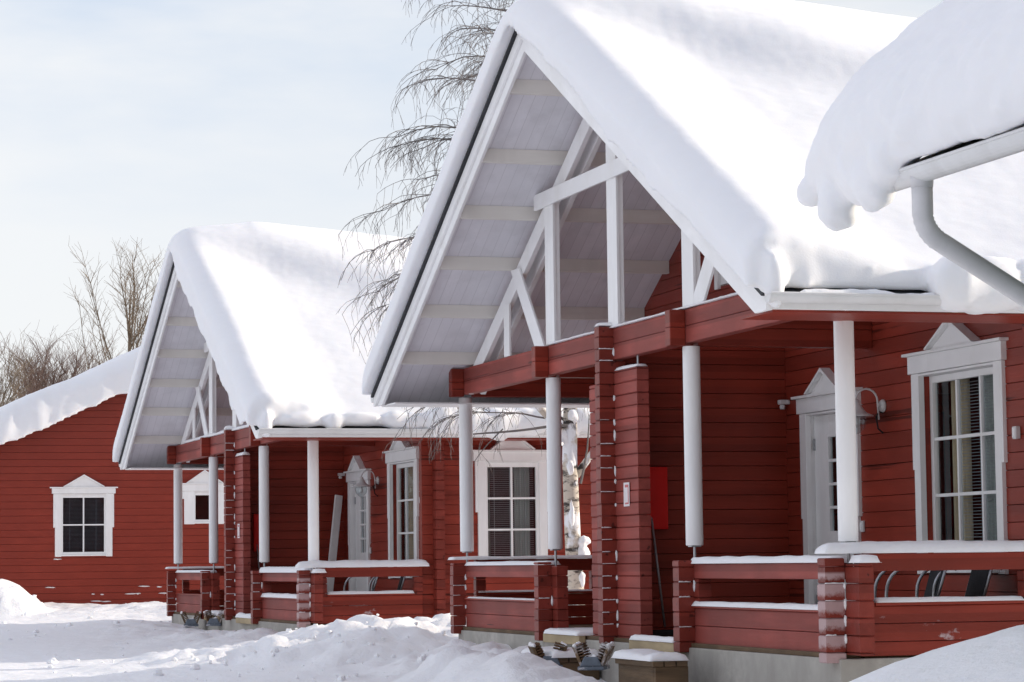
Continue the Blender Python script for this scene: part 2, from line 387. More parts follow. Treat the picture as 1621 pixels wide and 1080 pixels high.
    if blinds:
        mb = MB(); z = gz0+.01
        while z < gz1:
            for (p0, p1) in blinds if blinds is not True else ((0, 1),):
                B(mb, a0+(a1-a0)*p0+.005, a0+(a1-a0)*p1-.005, d0-.075, d0-.06, z, z+.0045)
            z += .027
        for f in (.18, .5, .82): B(mb, a0+(a1-a0)*f-.003, a0+(a1-a0)*f+.003, d0-.059, d0-.056, gz0, gz1)
        o = obj('blind', mb, bmat, w); o['kind'] = 'stuff'
    for (p0, p1, mt) in curtains:
        mb = MB(); n = 28; vs = []
        for i in range(n+1):
            u = a0+(a1-a0)*(p0+(p1-p0)*i/n); q = face+out*(d0-.13+.025*math.sin(i*1.35)+.012*math.sin(i*.6))
            for z in (gz0-.08, gz1+.08): vs.append((q, u, z) if plane == 'x' else (u, q, z))
        mb.add(vs, [(2*i, 2*i+2, 2*i+3, 2*i+1) for i in range(n)])
        obj('curtain', mb, mt, w, smooth=True)
    return w

def ends(mb, y, z0, z1, x0=-.145, x1=-.001, t=.135, off=0, pitch=.11):
    return logstack(mb, x0, x1, y-t/2, y+t/2, z0, z1, pitch, off=off)

def make_house():
    H = empty('log_cottage')
    LEN = 12.0; XW = 1.77
    # foundation and porch floor
    mb = MB(); mb.box(-.06, LEN, -5.32, 5.32, -1.2, -.05); obj('foundation', mb, 'concrete', H, .01)
    mb = MB()
    for i in range(9): mb.box(-.04+i*.2, -.04+i*.2+.19, -5.25, 5.25, -.049, -.012)
    obj('porch_floor', mb, 'wood', H, .004)
    for y0, y1 in ((-2.02, -.72), (.74, 1.9)):
        mb = MB(); mb.box(-.13, -.062, y0, y1, -.10, -.015); obj('threshold', mb, paint('wood_pale'), H, .006)
    # walls
    g0 = lambda z: max(-5.25, -(APEX-.12-z)/SL); g1 = lambda z: min(5.25, (APEX-.12-z)/SL)
    ops = [(-4.40, -2.96, .57, 2.262), (-1.56, -.46, 0, 2.06), (.75, 1.75, 3.50, 4.05)]
    mb = MB(); logwall(mb, 'x', XW, XW+.12, g0, g1, -.048, 5.55, openings=ops); obj('gable_wall', mb, 'red_y', H)
    mb = MB(); logwall(mb, 'y', -5.25, -5.13, XW-.16, LEN, -.048, 2.62, openings=[(2.50, 3.40, .72, 2.2)], off=.069); 
    obj('side_wall', mb, 'red_x', H)
    mb = MB(); logwall(mb, 'y', 5.25, 5.13, XW-.16, LEN, -.048, 2.62, off=.069); obj('side_wall', mb, 'red_x', H)
    for y0, y1 in ((-5.42, -5.252), (5.252, 5.42)):
        mb = MB(); logstack(mb, XW, XW+.125, y0, y1, -.048, 2.62, .138); obj('log_corner', mb, 'red_end', H)
    mb = MB(); logwall(mb, 'y', .05, .17, .12, XW-.002, -.02, 2.86, off=.069); obj('partition_wall', mb, 'red_x', H)
    mb = MB(); mb.box(LEN-.1, LEN, -5.1, 5.1, -.05, 2.9); mb.prism([(-5.1, 2.9), (5.1, 2.9), (0, 5.58)], 'x', LEN-.1, LEN); obj('rear_wall', mb, 'red_y', H)
    # windows and door
    casing('x', XW, -1, -4.48, -2.86, .555, 2.262, .115, .15, .20, H, 'window', 3, 3, sill=.09, depth=.13, pedw=.42, blinds=((0, .80),), curtains=((.74, 1.0, 'curtain'), (.36, .60, 'curtain2')))
    casing('x', XW, -1, -1.64, -.38, .0, 2.06, .115, .14, .19, H, 'door', 2, 4, depth=.11, pedw=.36, blinds=False)
    casing('x', XW, -1, .68, 1.82, 3.46, 4.05, .10, .06, .1, H, 'attic_window', 2, 1, depth=.05, blinds=False)
    casing('y', -5.25, -1, 2.42, 3.44, .70, 2.20, .115, .13, .22, H, 'window', 2, 3, depth=.06, pedw=.30, curtains=((0, .12, 'curtain2'), (.62, .95, 'curtain2')))
    # roof
    X0 = -.86; X1 = LEN+.4
    for s in (-1, 1):
        mb = MB(); mb.prism([(0, APEX-.012), (0, APEX-.042), (s*HALF, roofz(HALF)-.042), (s*(HALF+.02), roofz(HALF)-.022)][::s], 'x', X0-.03, X1); obj('roof', mb, 'roof', H)
        mb = MB(); mb.prism([(s*.0015, APEX-.115), (s*.0015, APEX-.145), (s*(HALF-.04), roofz(HALF-.04)-.145), (s*(HALF-.04), roofz(HALF-.04)-.115)][::s], 'x', X0+.061, XW+.0); obj('soffit', mb, 'soffit', H)
        mb = MB(); mb.prism([(s*.0015, APEX-.044), (s*.0015, APEX-.17), (s*5.90, 2.489), (s*(HALF+.015), 2.489), (s*(HALF+.015), roofz(HALF+.015)-.044)][::s], 'x', X0, X0+.028); obj('fascia_board', mb, 'white_y', H, .003)
        mb = MB(); mb.prism([(s*.0015, APEX-.06), (s*.0015, APEX-.29), (s*5.67, 2.491), (s*(HALF-.01), 2.491), (s*(HALF-.01), roofz(HALF-.01)-.06)][::s], 'x', X0+.0285, X0+.06); obj('barge_board', mb, 'white_y', H, .003)
        for y in (.57, 1.56, 2.42, 3.24, 4.06, 4.90):
            zt = roofz(y)-.105
            mb = MB(); ya, yb = sorted((s*y, s*(y+.09))); za = roofz(yb if s > 0 else ya)-.103
            mb.prism([(s*y, roofz(y)-.285), (s*(y+.09), roofz(y)-.285), (s*(y+.09), roofz(y+.09)-.147), (s*y, roofz(y)-.147)][::s], 'x', X0+.061, XW-.001)
            obj('purlin', mb, 'purlin', H, .004)
        # eave: board and gutter
        mb = MB(); ye = HALF-.03; a, b = sorted((s*(ye-.03), s*ye)); mb.box(X0+.061, X1, a, b, 2.50, roofz(HALF)-.05); obj('eave_board', mb, 'white', H, .003)
        mb = MB(); a, b = sorted((s*5.26, s*(ye-.031))); mb.box(X0+.08, X1, a, b, 2.482, 2.497); obj('eave_soffit', mb, 'white' if s > 0 else 'red_x', H)
        mb = MB(); cy = s*(HALF+.055); r = .065; n = 10; vs = []; fs = []
        for x in (X0+.0, X1):
            for rr in (r, r-.006):
                for i in range(n+1):
                    t = math.pi*i/n; vs.append((x, cy-rr*math.cos(t), 2.60-rr*math.sin(t)))
        m = n+1
        for i in range(n):
            fs += [(i, i+1, 2*m+i+1, 2*m+i), (m+i+1, m+i, 3*m+i, 3*m+i+1), (i+1, i, m+i, m+i+1), (2*m+i, 2*m+i+1, 3*m+i+1, 3*m+i)]
        mb.add(vs, fs); mb.tube([(X0, cy-r, 2.603), (X1, cy-r, 2.603)], .009, 6); mb.tube([(X0, cy+r, 2.603), (X1, cy+r, 2.603)], .009, 6)
        cap = [(cy-r*math.cos(math.pi*i/n), 2.60-r*math.sin(math.pi*i/n)) for i in range(n+1)]; mb.prism(cap, 'x', X0-.006, X0)
        obj('gutter', mb, 'metal_white', H)
    # tie beam (two logs) with cross beams through it
    mb = MB()
    for z0, z1 in ((2.585, 2.731), (2.733, 2.88)): mb.box(0, .115, -5.28, 5.26, z0, z1)
    obj('tie_beam', mb, 'red_y_pale', H, .008)
    for y in (5.24, 2.06, -1.92, -5.22):
        mb = MB()
        for z0, z1 in ((2.56, 2.72), (2.722, 2.875)):
            mb.box(-.145, -.0015, y-.065, y+.065, z0, z1); mb.box(.1165, XW-.001, y-.065, y+.065, z0, z1)
        obj('cross_beam', mb, 'red_x', H, .008)
    # gable truss
    T = empty('truss', parent=H)
    for x0, x1, dz in ((.02, .075, 0), (.16, .215, 0)):
        for s in (-1, 1):
            mb = MB(); zt = lambda y: roofz(y)-.315
            mb.prism([(0, zt(0)), (0, zt(0)-.215), (s*5.05, zt(5.05)-.215), (s*5.32, zt(5.32))][::s], 'x', x0, x1); obj('rafter', mb, 'white_y', T, .004)
    for y, x0 in ((1.905, -.012), (-.065, -.012), (-2.085, -.012)):
        mb = MB(); mb.box(x0, x0+.03, y-.14, y+.14, 2.882, roofz(abs(y)+.14)-.32); mb.box(x0+.031, x0+.075, y-.13, y-.1, 2.882, roofz(abs(y)+.14)-.33); obj('king_post' if abs(y) < .5 else 'queen_post', mb, 'white', T, .004)
    for s in (-1, 1):
        y = s*3.46; mb = MB(); mb.box(-.008, .018, y-.10, y+.10, 2.882, roofz(3.56)-.46); obj('short_post', mb, 'white', T, .004)
        mb = MB(); mb.bar((.0, s*3.17, 3.74), (.0, s*2.22, 2.87), .03, .21, up=(1, 0, 0)); 
        mb = MB(); mb.prism([(s*3.28, 3.78), (s*2.98, 3.78), (s*2.12, 2.882), (s*2.43, 2.882)][::s], 'x', -.009, .017); obj('brace', mb, 'white_y', T, .004)
    mb = MB(); mb.box(-.045, -.0125, -2.25, 2.30, 4.29, 4.45); obj('collar_tie', mb, 'white_y', T, .004)
    # central pillar
    mb = MB(); logstack(mb, 0, .115, -.68, -.04, -.01, 2.475, .112); logstack(mb, 0, .115, .10, .70, -.01, 2.39, .112); pl = obj('pillar', mb, 'red_y_pale', H)
    mb = MB(); ends(mb, .03, -.07, 2.90, pitch=.112); mb.v = [(x, y, z) for x, y, z in mb.v]; obj('pillar_fin', mb, 'red_end', pl)
    mb = MB(); logstack(mb, 0, .115, -.038, .098, -.01, 2.58, .112); obj('pillar_core', mb, 'red_end', pl)
    mb = MB(); mb.tube([(.06, -.55, 2.47), (.06, -.55, 2.585)], .01, 8); obj('tie_rod', mb, 'steel', pl)
    crust(pl, -.148, -.1, -.035, .095, .112, 2.75, 'y', 11)
    # round posts on threaded rods
    for y in (5.36, 2.06, -1.94, -5.23):
        P = empty('porch_post', (.065, y, 0), parent=H)
        mb = MB(); mb.lathe([(.0735, .825), (.076, .832), (.076, 2.55), (.073, 2.557)], (0, 0, 0), 28); o = obj('round_log', mb, 'white', P, smooth=True); edge_split(o)
        mb = MB(); mb.tube([(0, 0, .66), (0, 0, .83)], .013, 8); mb.box(-.045, .045, -.045, .045, .812, .824); obj('threaded_rod', mb, 'steel', P)
    # railings
    def rail_y(y0, y1):
        r = empty('railing', parent=H)
        for z0, z1 in ((-.02, .133), (.137, .286)):
            mb = MB(); mb.box(0, .115, y0, y1, z0, z1); obj('lower_rail', mb, 'red_y_pale', r, .007)
        mb = MB(); mb.box(0, .115, y0, y1, .54, .665); obj('top_rail', mb, 'red_y_pale', r, .007)
        mb = MB(); mb.box(-.02, .135, y0+.0, y1, .2875, .305); obj('ledge', mb, 'red_y', r, .004)
        return r
    r = rail_y(-5.2, -2.0)
    mb = MB(); ends(mb, -2.02, -.09, .70, t=.15, pitch=.128); obj('log_end', mb, 'red_end', r)
    mb = MB(); logstack(mb, .0, .115, -2.2, -1.96, .287, .539, .126); obj('log_joint', mb, 'red_end', r)
    crust(r, -.147, -.1, -2.09, -1.95, .128, .6, 'y', 3)
    mb = MB(); ends(mb, -5.225, -.08, .705, x0=-.16, t=.14, pitch=.128); obj('log_end', mb, 'red_rime', r)
    mb = MB(); logstack(mb, .0, .12, -5.55, -5.30, -.02, .66, .128); obj('log_end', mb, 'red_end', r)
    crust(r, -.162, -.1, -5.292, -5.16, .128, .6, 'y', 4)
    r = rail_y(2.1, 5.2)
    mb = MB(); ends(mb, 2.06, -.09, .70, t=.14, pitch=.112); obj('log_end', mb, 'red_end', r)
    mb = MB(); logstack(mb, .0, .115, 1.82, 2.08, -.02, .66, .112); obj('log_end', mb, 'red_end', r)
    crust(r, -.147, -.1, 1.99, 2.13, .112, .6, 'y', 5)
    mb = MB(); ends(mb, 5.26, -.09, .70, t=.13, pitch=.112); obj('log_end', mb, 'red_end', r)
    crust(r, -.147, -.1, 5.2, 5.32, .112, .6, 'y', 6)
    for s in (-1, 1):   # railings running back to the house wall
        y0, y1 = (-5.30, -5.19) if s < 0 else (5.19, 5.30)
        r = empty('railing', parent=H)
        for i, (z0, z1) in enumerate(((-.035, .07), (.074, .205), (.209, .338))):
            mb = MB(); mb.box(.121, XW-.17, y0, y1, z0, z1); obj('lower_rail', mb, 'red_xf' if i else 'red_x', r, .007)
        mb = MB(); mb.box(.121, XW-.17, y0, y1, .598, .73); obj('top_rail', mb, 'red_x', r, .007)
        for xa, xb in ((.121, .235), (XW-.29, XW-.171)):
            mb = MB(); logstack(mb, xa, xb, y0+.004, y1-.004, .34, .597, .128); obj('log_joint', mb, 'red_end', r)
        mb = MB(); mb.box(.236, XW-.291, y0-.02, y1+.02, .340, .362); obj('ledge', mb, 'red_x', r, .004)
    return H

def paint(name):
    if name not in M: M[name] = paint_mat(name, (.42, .33, .2), var=.25, rough=.75, grain=(1, .15, 1), bumpk=.4)
    return M[name]
def edge_split(o):
    m = o.modifiers.new('edges', 'EDGE_SPLIT'); m.split_angle = RAD(40)
def crust(parent, x0, x1, y0, y1, pitch, zmax, ax, seed):
    """thin lines of blown snow lying in the log joints, with a few clinging lumps at the inner corner"""
    rr = random.Random(seed); mb = MB(); k = 1
    while k*pitch < zmax:
        z = k*pitch+rr.uniform(-.003, .003)
        if rr.random() < .66:
            a = x0+rr.uniform(0, .01); b = a+(-.001-a)*rr.uniform(.45, 1)
            n = 7; vs = []
            for i in range(n+1):
                x = a+(b-a)*i/n; h = .004+.005*rr.random()
                vs += [(x, y0-.004-.004*rr.random(), z-.002), (x, y0+.012, z-.002), (x, y0-.002, z+h)]
            fs = [(0, 1, 2), (3*n+2, 3*n+1, 3*n)]
            for i in range(n):
                for j in range(3): fs.append((3*i+j, 3*i+3+j, 3*i+3+(j+1) % 3, 3*i+(j+1) % 3))
            mb.add(vs, fs)
        if rr.random() < .35:
            h = rr.uniform(.03, .09); blob(mb, (-.004, y0-.012, z-h*.4), (.012, .016, h*.6), rr.random()*9, 8, .5)
        k += 1
    o = obj('clinging_snow', mb, 'snow_cap', parent, smooth=True); o['kind'] = 'stuff'
    return o

# ------------------------------------------------------------------ snow on a cottage roof
def roof_snow(name, label, loc, rz, seed, overflow, T=.43, length=12.2, lump=(), droop=None):
    x0, x1 = -1.0, length; ya, yb = -5.93, 6.0
    xs = [0, .02, .05, .09, .14, .2, .28, .36, .46, .58, .72]; d = .85
    while d < x1-x0-.6: xs.append(d); d += .14
    xs += [x1-x0-.4, x1-x0-.2, x1-x0-.05, x1-x0]
    ys = [0, .015, .04, .08, .13, .19, .26, .34, .43, .53]; d = .65; W = yb-ya
    while d < W-.6: ys.append(d); d += .14
    ys += [W-q for q in (.53, .43, .34, .26, .19, .13, .08, .04, .015, 0)]
    top = []; bot = []; k = len(ys)
    def q(t, r, p=2.6): t = max(0, min(1, t/r)); return (1-(1-t)**p)**(1/p)
    for dx in xs:
        x = x0+dx
        for dy in ys:
            y = ya+dy
            dl = dy; dr = W-dy
            t = T*(1+.08*fbm(x*.35+seed, y*.35, seed)+.02*fbm(x*1.6, y*1.6, seed+5))
            t += -.04*max(0, dx-1.5)*math.exp(-(abs(y)/3.5)**2)            # thins out along the ridge
            ln = (-y)-(.66+.46*dx+.05*math.sin(dx*1.7+seed)) if y < 0 else -9; am = .40*min(1, max(0, dx-.3)/1.0)*math.exp(-(max(0, dx-1.3)/2.2)**2)   # drift step running back from the gable end
            t += am/(1+math.exp(min(30, ln/.15)))-am*.65 if y < 1 else am*.35
            rx = .44+.12*fbm(y*.5, seed, 2); t *= q(dx, rx)*q(x1-x, .3)*q(dl, .16, 3)*q(dr, .4)
            zr = APEX-SL*math.sqrt(y*y+.10)+.02 if abs(y) < 2 else roofz(y)
            bul = .05*math.sin(min(1, t/T)*math.pi)*(1-min(1, dx/.5))
            fr = (1-min(1, dl/.25)); top.append((x-bul*.6, y+fr*(.045*fbm(x*4, zr+t*6, seed)-.02), zr+max(t, .004))); bot.append((x, y, roofz(y)+.003-((droop(y) if droop else 0)+(.016 if y > -.1 else 0) if dx < .075 else 0)))
    m = len(xs); n = m*k; fs = []
    for i in range(m-1):
        for j in range(k-1):
            f = (i*k+j, (i+1)*k+j, (i+1)*k+j+1, i*k+j+1); fs.append(f); fs.append(tuple(n+a for a in f[::-1]))
    ring = [i*k for i in range(m)]+[(m-1)*k+j for j in range(1, k)]+[i*k+k-1 for i in range(m-2, -1, -1)]+[j for j in range(k-2, 0, -1)]
    for a, b in zip(ring, ring[1:]+ring[:1]): fs.append((b, a, n+a, n+b))
    mb = MB(); mb.add(top+bot, fs)
    rr = random.Random(seed)
    for a, b in overflow:      # stretches of the near eave where the snow sags over the gutter
        x = a
        while x < b:
            r = rr.uniform(.18, .36); dz = rr.uniform(-.03, .03)
            blob(mb, (x, -5.99+rr.uniform(-.04, .03), 2.70+dz), (r, .15, .17+rr.uniform(0, .07)), rr.random()*20, 14, .15)
            x += r*.8
    for (c, r) in lump: blob(mb, c, r, rr.random()*20, 14, .22)
    o = obj(name, mb, 'snow'); remesh(o, .037, 2, [(.007, .10), (.045, 1.3)])
    tag(o, label, 'roof snow', 'snow blankets on the roofs'); o.location = loc; o.rotation_euler = (0, 0, rz)
    return o

# ================================================================== BUILD
CAMZ = 1.4; FL = .70
h1 = make_house(); h1.location = (8.17, 23.95, FL)
tag(h1, 'nearest red log cottage with tall white gable truss over its porch', 'cottage', 'red log cottages in a row')
P2 = (8.17-.229, 23.95+17.745, FL-.078); A2 = RAD(.4735)
h2 = copy_tree(h1); relabel(h2, 'smaller looking second red log cottage behind the nearest one, gable porch turned left', P2, A2)
L1 = (8.17, 23.95, FL)
roof_snow('roof_snow', 'thick snow blanket on the steep roof of the nearest red cottage', L1, 0, 3.0, [(.62, 5)], droop=lambda y: (-.04*max(0, min(1, (-y-.05)/.1))*max(0, min(1, (y+2.3)/.4)))+.06*max(0, min(1, (-2.2-y)/.4))*max(0, min(1, (y+4.6)/.4))*(1+.5*fbm(y*4, 0)), lump=[((-.80, -5.99, 2.70), (.075, .08, .22))])
roof_snow('roof_snow', 'rounded snow blanket on the roof of the second red cottage', P2, A2, 8.0, [(1.75, 6.5)], T=.42, droop=lambda y: (.25*min(1, (-y)/.6)*(1+.5*fbm(y*3, 2)) if y < -.1 else 0)*max(0, min(1, (y+5.75)/.3)), lump=[((-.75, -5.98, 2.66), (.09, .09, .18)), ((-.25, -5.96, 2.73), (.30, .09, .10)), ((.20, -5.97, 2.70), (.12, .10, .13)), ((.55, -5.96, 2.75), (.35, .09, .09)), ((1.05, -5.97, 2.73), (.16, .09, .13)), ((1.3, -5.97, 2.70), (.30, .10, .13)), ((1.62, -5.98, 2.66), (.16, .11, .17))])
def eave_strip(loc, rz, label):
    mb = MB(); x = -.7
    vs = []; fs = []; n = 60
    mb = MB(); snowcap(mb, -.62, 1.5, -6.06, -5.955, 2.585, .05, 4, .04, .6); o = obj('gutter_snow', mb, 'snow_cap', smooth=True); o.location = loc; o.rotation_euler = (0, 0, rz)
    tag(o, label, 'snow', 'snow lying in the eave gutters')
eave_strip(L1, 0, 'thin white strip of snow lying in the gutter above the nearest lamp')

# snow caps on the railings
GC = 'snow caps on the porch railings'
def cap(loc, rz, items):
    for (x0, x1, y0, y1, z, th, seed, label) in items:
        mb = MB(); snowcap(mb, x0, x1, y0, y1, z, th, seed)
        o = obj('snow_cap', mb, 'snow_cap', smooth=True); o.location = loc; o.rotation_euler = (0, 0, rz)
        tag(o, label, 'snow', GC)
cap(L1, 0, [
 (-.03, .15, -5.08, -2.02, .667, .055, 1, 'long snow cap on the top rail right of the nearest porch entrance'),
 (-.03, .14, -5.1, -2.08, .306, .04, 2, 'lumpy snow on the lower ledge right of the nearest porch entrance'),
 (-.19, 1.68, -5.40, -5.15, .733, .085, 3, 'thick snow cap on the corner top rail under the large window'),
 (-.02, .16, -5.62, -5.40, .663, .06, 4, 'small snow pillow on the projecting log end of the nearest corner'),
 (.24, 1.47, -5.33, -5.16, .363, .035, 5, 'snow strip on the lower ledge in front of the garden chairs'),
 (-.03, .15, 2.14, 5.15, .667, .04, 6, 'thin snow cap on the top rail left of the central log pillar'),
 (-.17, 1.62, 5.12, 5.36, .732, .035, 7, 'snow on the far return rail under the leftmost white post'),
 (-.02, .13, 2.14, 5.1, .306, .014, 8, 'thin snow dusting on the lower ledge left of the log pillar'),
 (.14, 1.6, 5.17, 5.32, .363, .02, 9, 'snow line on the far return ledge of the nearest porch'),
])
cap(P2, A2, [
 (-.05, .17, -5.08, -2.0, .667, .085, 11, 'puffy snow cap on the top rail right of the second porch entrance'),
 (-.03, .14, -5.1, -2.08, .306, .06, 12, 'snow on the lower ledge right of the second porch entrance'),
 (-.19, 1.68, -5.40, -5.15, .733, .095, 13, 'thick snow cap on the corner rail below the second cottage window'),
 (-.02, .16, -5.62, -5.40, .663, .06, 14, 'small snow pillow on the projecting log end of the second cottage'),
 (.24, 1.47, -5.33, -5.16, .363, .04, 15, 'snow strip on the lower ledge of the second cottage corner rail'),
 (-.03, .15, 2.14, 5.15, .667, .04, 16, 'snow cap on the top rail left of the second cottage pillar'),
 (-.17, 1.62, 5.12, 5.36, .732, .035, 17, 'snow on the far return rail of the second porch'),
])
cap(L1, 0, [(-.15, .01, -.04, .10, 2.905, .03, 21, 'little snow cap on top of the nearest pillar fin'),
 (0, .12, -.66, -.06, 2.478, .03, 22, 'thin snow on the sawn top of the nearest pillar'),
 (-.14, -.05, -1.9, -.75, -.013, .05, 23, 'trodden snow on the threshold board right of the pillar'),
 (-.14, .5, .76, 1.85, -.013, .05, 24, 'snow drift on the porch floor left of the pillar'),
 (-.04, .10, -5.2, 1.95, 2.882, .018, 25, 'thin snow line along the top of the nearest tie beam')])
cap(P2, A2, [(-.15, .01, -.04, .10, 2.905, .06, 31, 'little snow cap on top of the second pillar fin'),
 (-.05, .12, -5.2, 4.2, 2.882, .045, 32, 'ragged snow line along the tie beam of the second cottage'),
 (0, .12, -.66, -.06, 2.478, .05, 33, 'snow on the sawn top of the second cottage pillar'),
 (-.14, .5, .76, 1.85, -.013, .07, 34, 'snow drift on the second porch floor left of its pillar'),
 (-.14, -.05, -1.9, -.75, -.013, .07, 35, 'trodden snow on the threshold of the second cottage')])

# ------------------------------------------------------------------ things on the porches
def both(maker, label1, label2, **kw):
    a = maker(); a.location = L1; tag(a, label1, kw['cat'], kw.get('group'))
    b = copy_tree(a); relabel(b, label2, P2, A2); return a, b
def wall_lamp():
    r = empty('wall_lamp'); x = 1.77; y = -2.19; z = 2.03
    mb = MB(); mb.lathe([(.055, 0), (.06, -.012), (.05, -.03), (.02, -.038)], (x, y, z), 20, 'x'); obj('wall_plate', mb, 'metal_white', r, smooth=True)
    pts = [(x-.05, y, z-.12), (x-.06, y, z+.03)]
    for i in range(11):
        t = math.pi*i/10; pts.append((x-.165+.105*math.cos(t), y, z+.04+.11*math.sin(t)))
    pts.append((x-.27, y, z+.03)); mb = MB(); mb.tube(pts, .0095, 8); mb.tube([(x-.03, y, z), (x-.06, y, z)], .012, 8); obj('gooseneck', mb, 'metal_white', r, smooth=True)
    c = (x-.27, y, z)
    mb = MB(); mb.lathe([(.012, .06), (.03, .05), (.035, .02), (.07, -.03), (.095, -.06), (.155, -.088), (.158, -.096), (.09, -.092)], c, 24); obj('lamp_shade', mb, 'metal_white', r, smooth=True)
    mb = MB(); mb.lathe([(.08, -.09), (.092, -.13), (.08, -.19), (.04, -.235), (.01, -.25)], c, 20); obj('glass_globe', mb, 'glass', r, smooth=True)
    mb = MB(); mb.lathe([(.012, -.09), (.028, -.13), (.03, -.16), (.012, -.19)], c, 12); obj('bulb', mb, 'white', r, smooth=True)
    mb = MB(); mb.tube([(x-.012, y, z-.06), (x-.05, y, z-.05), (x-.075, y, z-.10), (x-.06, y, z-.2), (x-.012, y, z-.24)], .008, 6); obj('bracket', mb, 'dark', r)
    return r
both(wall_lamp, 'white gooseneck wall lamp between door and window of the nearest cottage', 'white gooseneck wall lamp beside the door of the second cottage', cat='lamp', group='gooseneck porch lamps')
def camera_box():
    r = empty('security_camera'); y = .0; z = 2.19
    mb = MB(); mb.box(1.66, 1.768, -.06, .0, z-.02, z+.025); obj('housing', mb, 'metal_white', r, .008)
    mb = MB(); mb.lathe([(.022, .0), (.03, -.02), (.024, -.045)], (1.70, -.03, z-.02), 14); obj('lens_dome', mb, 'metal_white', r, smooth=True)
    return r
both(camera_box, 'small white motion sensor in the inner porch corner of the nearest cottage', 'small white motion sensor above the leaning pole in the second porch', cat='sensor', group='porch motion sensors')
def switch_box():
    r = empty('light_switch')
    mb = MB(); mb.box(1.745, 1.768, -1.735, -1.665, .93, 1.03); obj('switch_plate', mb, 'metal_white', r, .006)
    mb = MB(); mb.box(1.738, 1.7445, -1.72, -1.68, .95, 1.01); obj('rocker', mb, 'white', r, .002); return r
both(switch_box, 'small white switch on the red wall beside the nearest door', 'small white switch beside the second cottage door', cat='switch', group='porch light switches')
def bell_box():
    r = empty('junction_box')
    mb = MB(); mb.box(1.725, 1.768, -4.755, -4.69, 1.62, 1.72); obj('box_body', mb, 'metal_white', r, .006)
    mb = MB(); mb.box(1.719, 1.7245, -4.745, -4.70, 1.63, 1.71); obj('box_lid', mb, 'white', r, .003); return r
both(bell_box, 'small white box on the wall right of the large nearest window', 'small white box right of the second cottage window', cat='box', group='small wall boxes')
def red_box():
    r = empty('fire_cabinet')
    mb = MB(); mb.box(.30, .515, -.05, .048, .99, 1.575); obj('cabinet', mb, 'redbox', r, .008)
    mb = MB(); mb.box(.32, .495, -.056, -.0505, 1.01, 1.555); obj('cabinet_door', mb, 'redbox', r, .004); return r
both(red_box, 'bright red cabinet on the partition wall right of the nearest pillar', 'bright red cabinet beside the second cottage pillar', cat='cabinet', group='red wall cabinets')
def broom():
    r = empty('broom')
    mb = MB(); mb.tube([(.40, -.22, .08), (.34, -.02, 1.25)], .012, 8); obj('handle_stick', mb, 'steel', r, smooth=True)
    mb = MB(); mb.box(.22, .56, -.30, -.18, 0.0, .055); obj('brush_head', mb, 'dark', r, .01); return r
both(broom, 'broom leaning below the red cabinet behind the nearest pillar', 'broom below the red cabinet in the second porch', cat='broom', group='brooms leaning in the porches')
def notice():
    r = empty('paper_notice')
    mb = MB(); mb.box(-.0095, -.007, -.45, -.29, 1.20, 1.42); obj('sheet', mb, 'paper', r)
    mb = MB(); mb.box(-.0105, -.0098, -.43, -.41, 1.22, 1.40); mb.box(-.0105, -.0098, -.409, -.33, 1.375, 1.40); mb.box(-.0105, -.0098, -.409, -.33, 1.22, 1.235); obj('faded_print', mb, 'pink', r); return r
both(notice, 'faded white and pink paper notice on the nearest log pillar', 'faded white and pink paper notice on the second cottage pillar', cat='notice', group='notices on the pillars')
def chair(x, y):
    r = empty('garden_chair', (x, y, 0)); 
    for s in (-1, 1):
        yy = s*.25; pts = [(-.30, yy, .0), (-.29, yy, .3)]
        for i in range(7):
            t = math.pi/2*i/6; pts.append((-.12-.165*math.cos(t), yy, .42+.2*math.sin(t)))
        pts += [(.22, yy, .63), (.27, yy, .60)]
        mb = MB(); mb.tube(pts, .0135, 8); mb.tube([(-.18, yy, .36), (.14, yy, .30), (.40, yy, 0)], .012, 8); mb.tube([(.10, yy, .33), (.21, yy, .69)], .012, 8); obj('side_frame', mb, 'steel', r, smooth=True)
    mb = MB(); mb.box(-.26, .12, -.24, .24, .345, .37); obj('seat', mb, 'dark', r, .01)
    mb = MB(); mb.bar((.115, 0, .38), (.30, 0, 1.0), .48, .025, up=(0, 1, 0)); mb.v = [Vector(v) for v in mb.v]
    mb = MB(); mb.add([(.10, -.24, .38), (.125, -.24, .37), (.215, -.24, .68), (.19, -.24, .69), (.10, .24, .38), (.125, .24, .37), (.215, .24, .68), (.19, .24, .69)], [(0, 1, 2, 3), (7, 6, 5, 4), (0, 4, 5, 1), (1, 5, 6, 2), (2, 6, 7, 3), (3, 7, 4, 0)])
    obj('backrest', mb, 'dark', r, .008)
    return r
def chairs(loc, rz, la, lb):
    for (x, y, a, l) in ((.98, -4.45, RAD(-14), la), (1.36, -4.45, RAD(-10), lb)):
        if not hasattr(chairs, 'p'): c = chairs.p = chair(0, 0)
        else: c = copy_tree(chairs.p)
        m = Matrix.Rotation(rz, 3, 'Z') @ Vector((x, y, .0)); c.location = Vector(loc)+m; c.rotation_euler = (0, 0, rz+a)
        tag(c, l, 'chair', 'garden chairs behind the railings')
chairs(L1, 0, 'dark garden chair nearest the corner post behind the right hand railing', 'dark garden chair nearest the large window, behind the first chair')
chairs(P2, A2, 'dark garden chair left of its twin in the second cottage porch', 'dark garden chair below the second cottage window')
r = empty('leaning_pole', P2, A2); mb = MB(); mb.bar((1.40, -.30, 0.0), (1.63, -.20, 1.86), .03, .14); obj('plank', mb, 'white', r, .004); mb = MB(); mb.bar((1.372, -.30, 0.0), (1.602, -.20, 1.86), .02, .05); obj('edge_strip', mb, 'white', r, .003)
tag(r, 'white plank leaning in the inner corner of the second porch', 'plank')

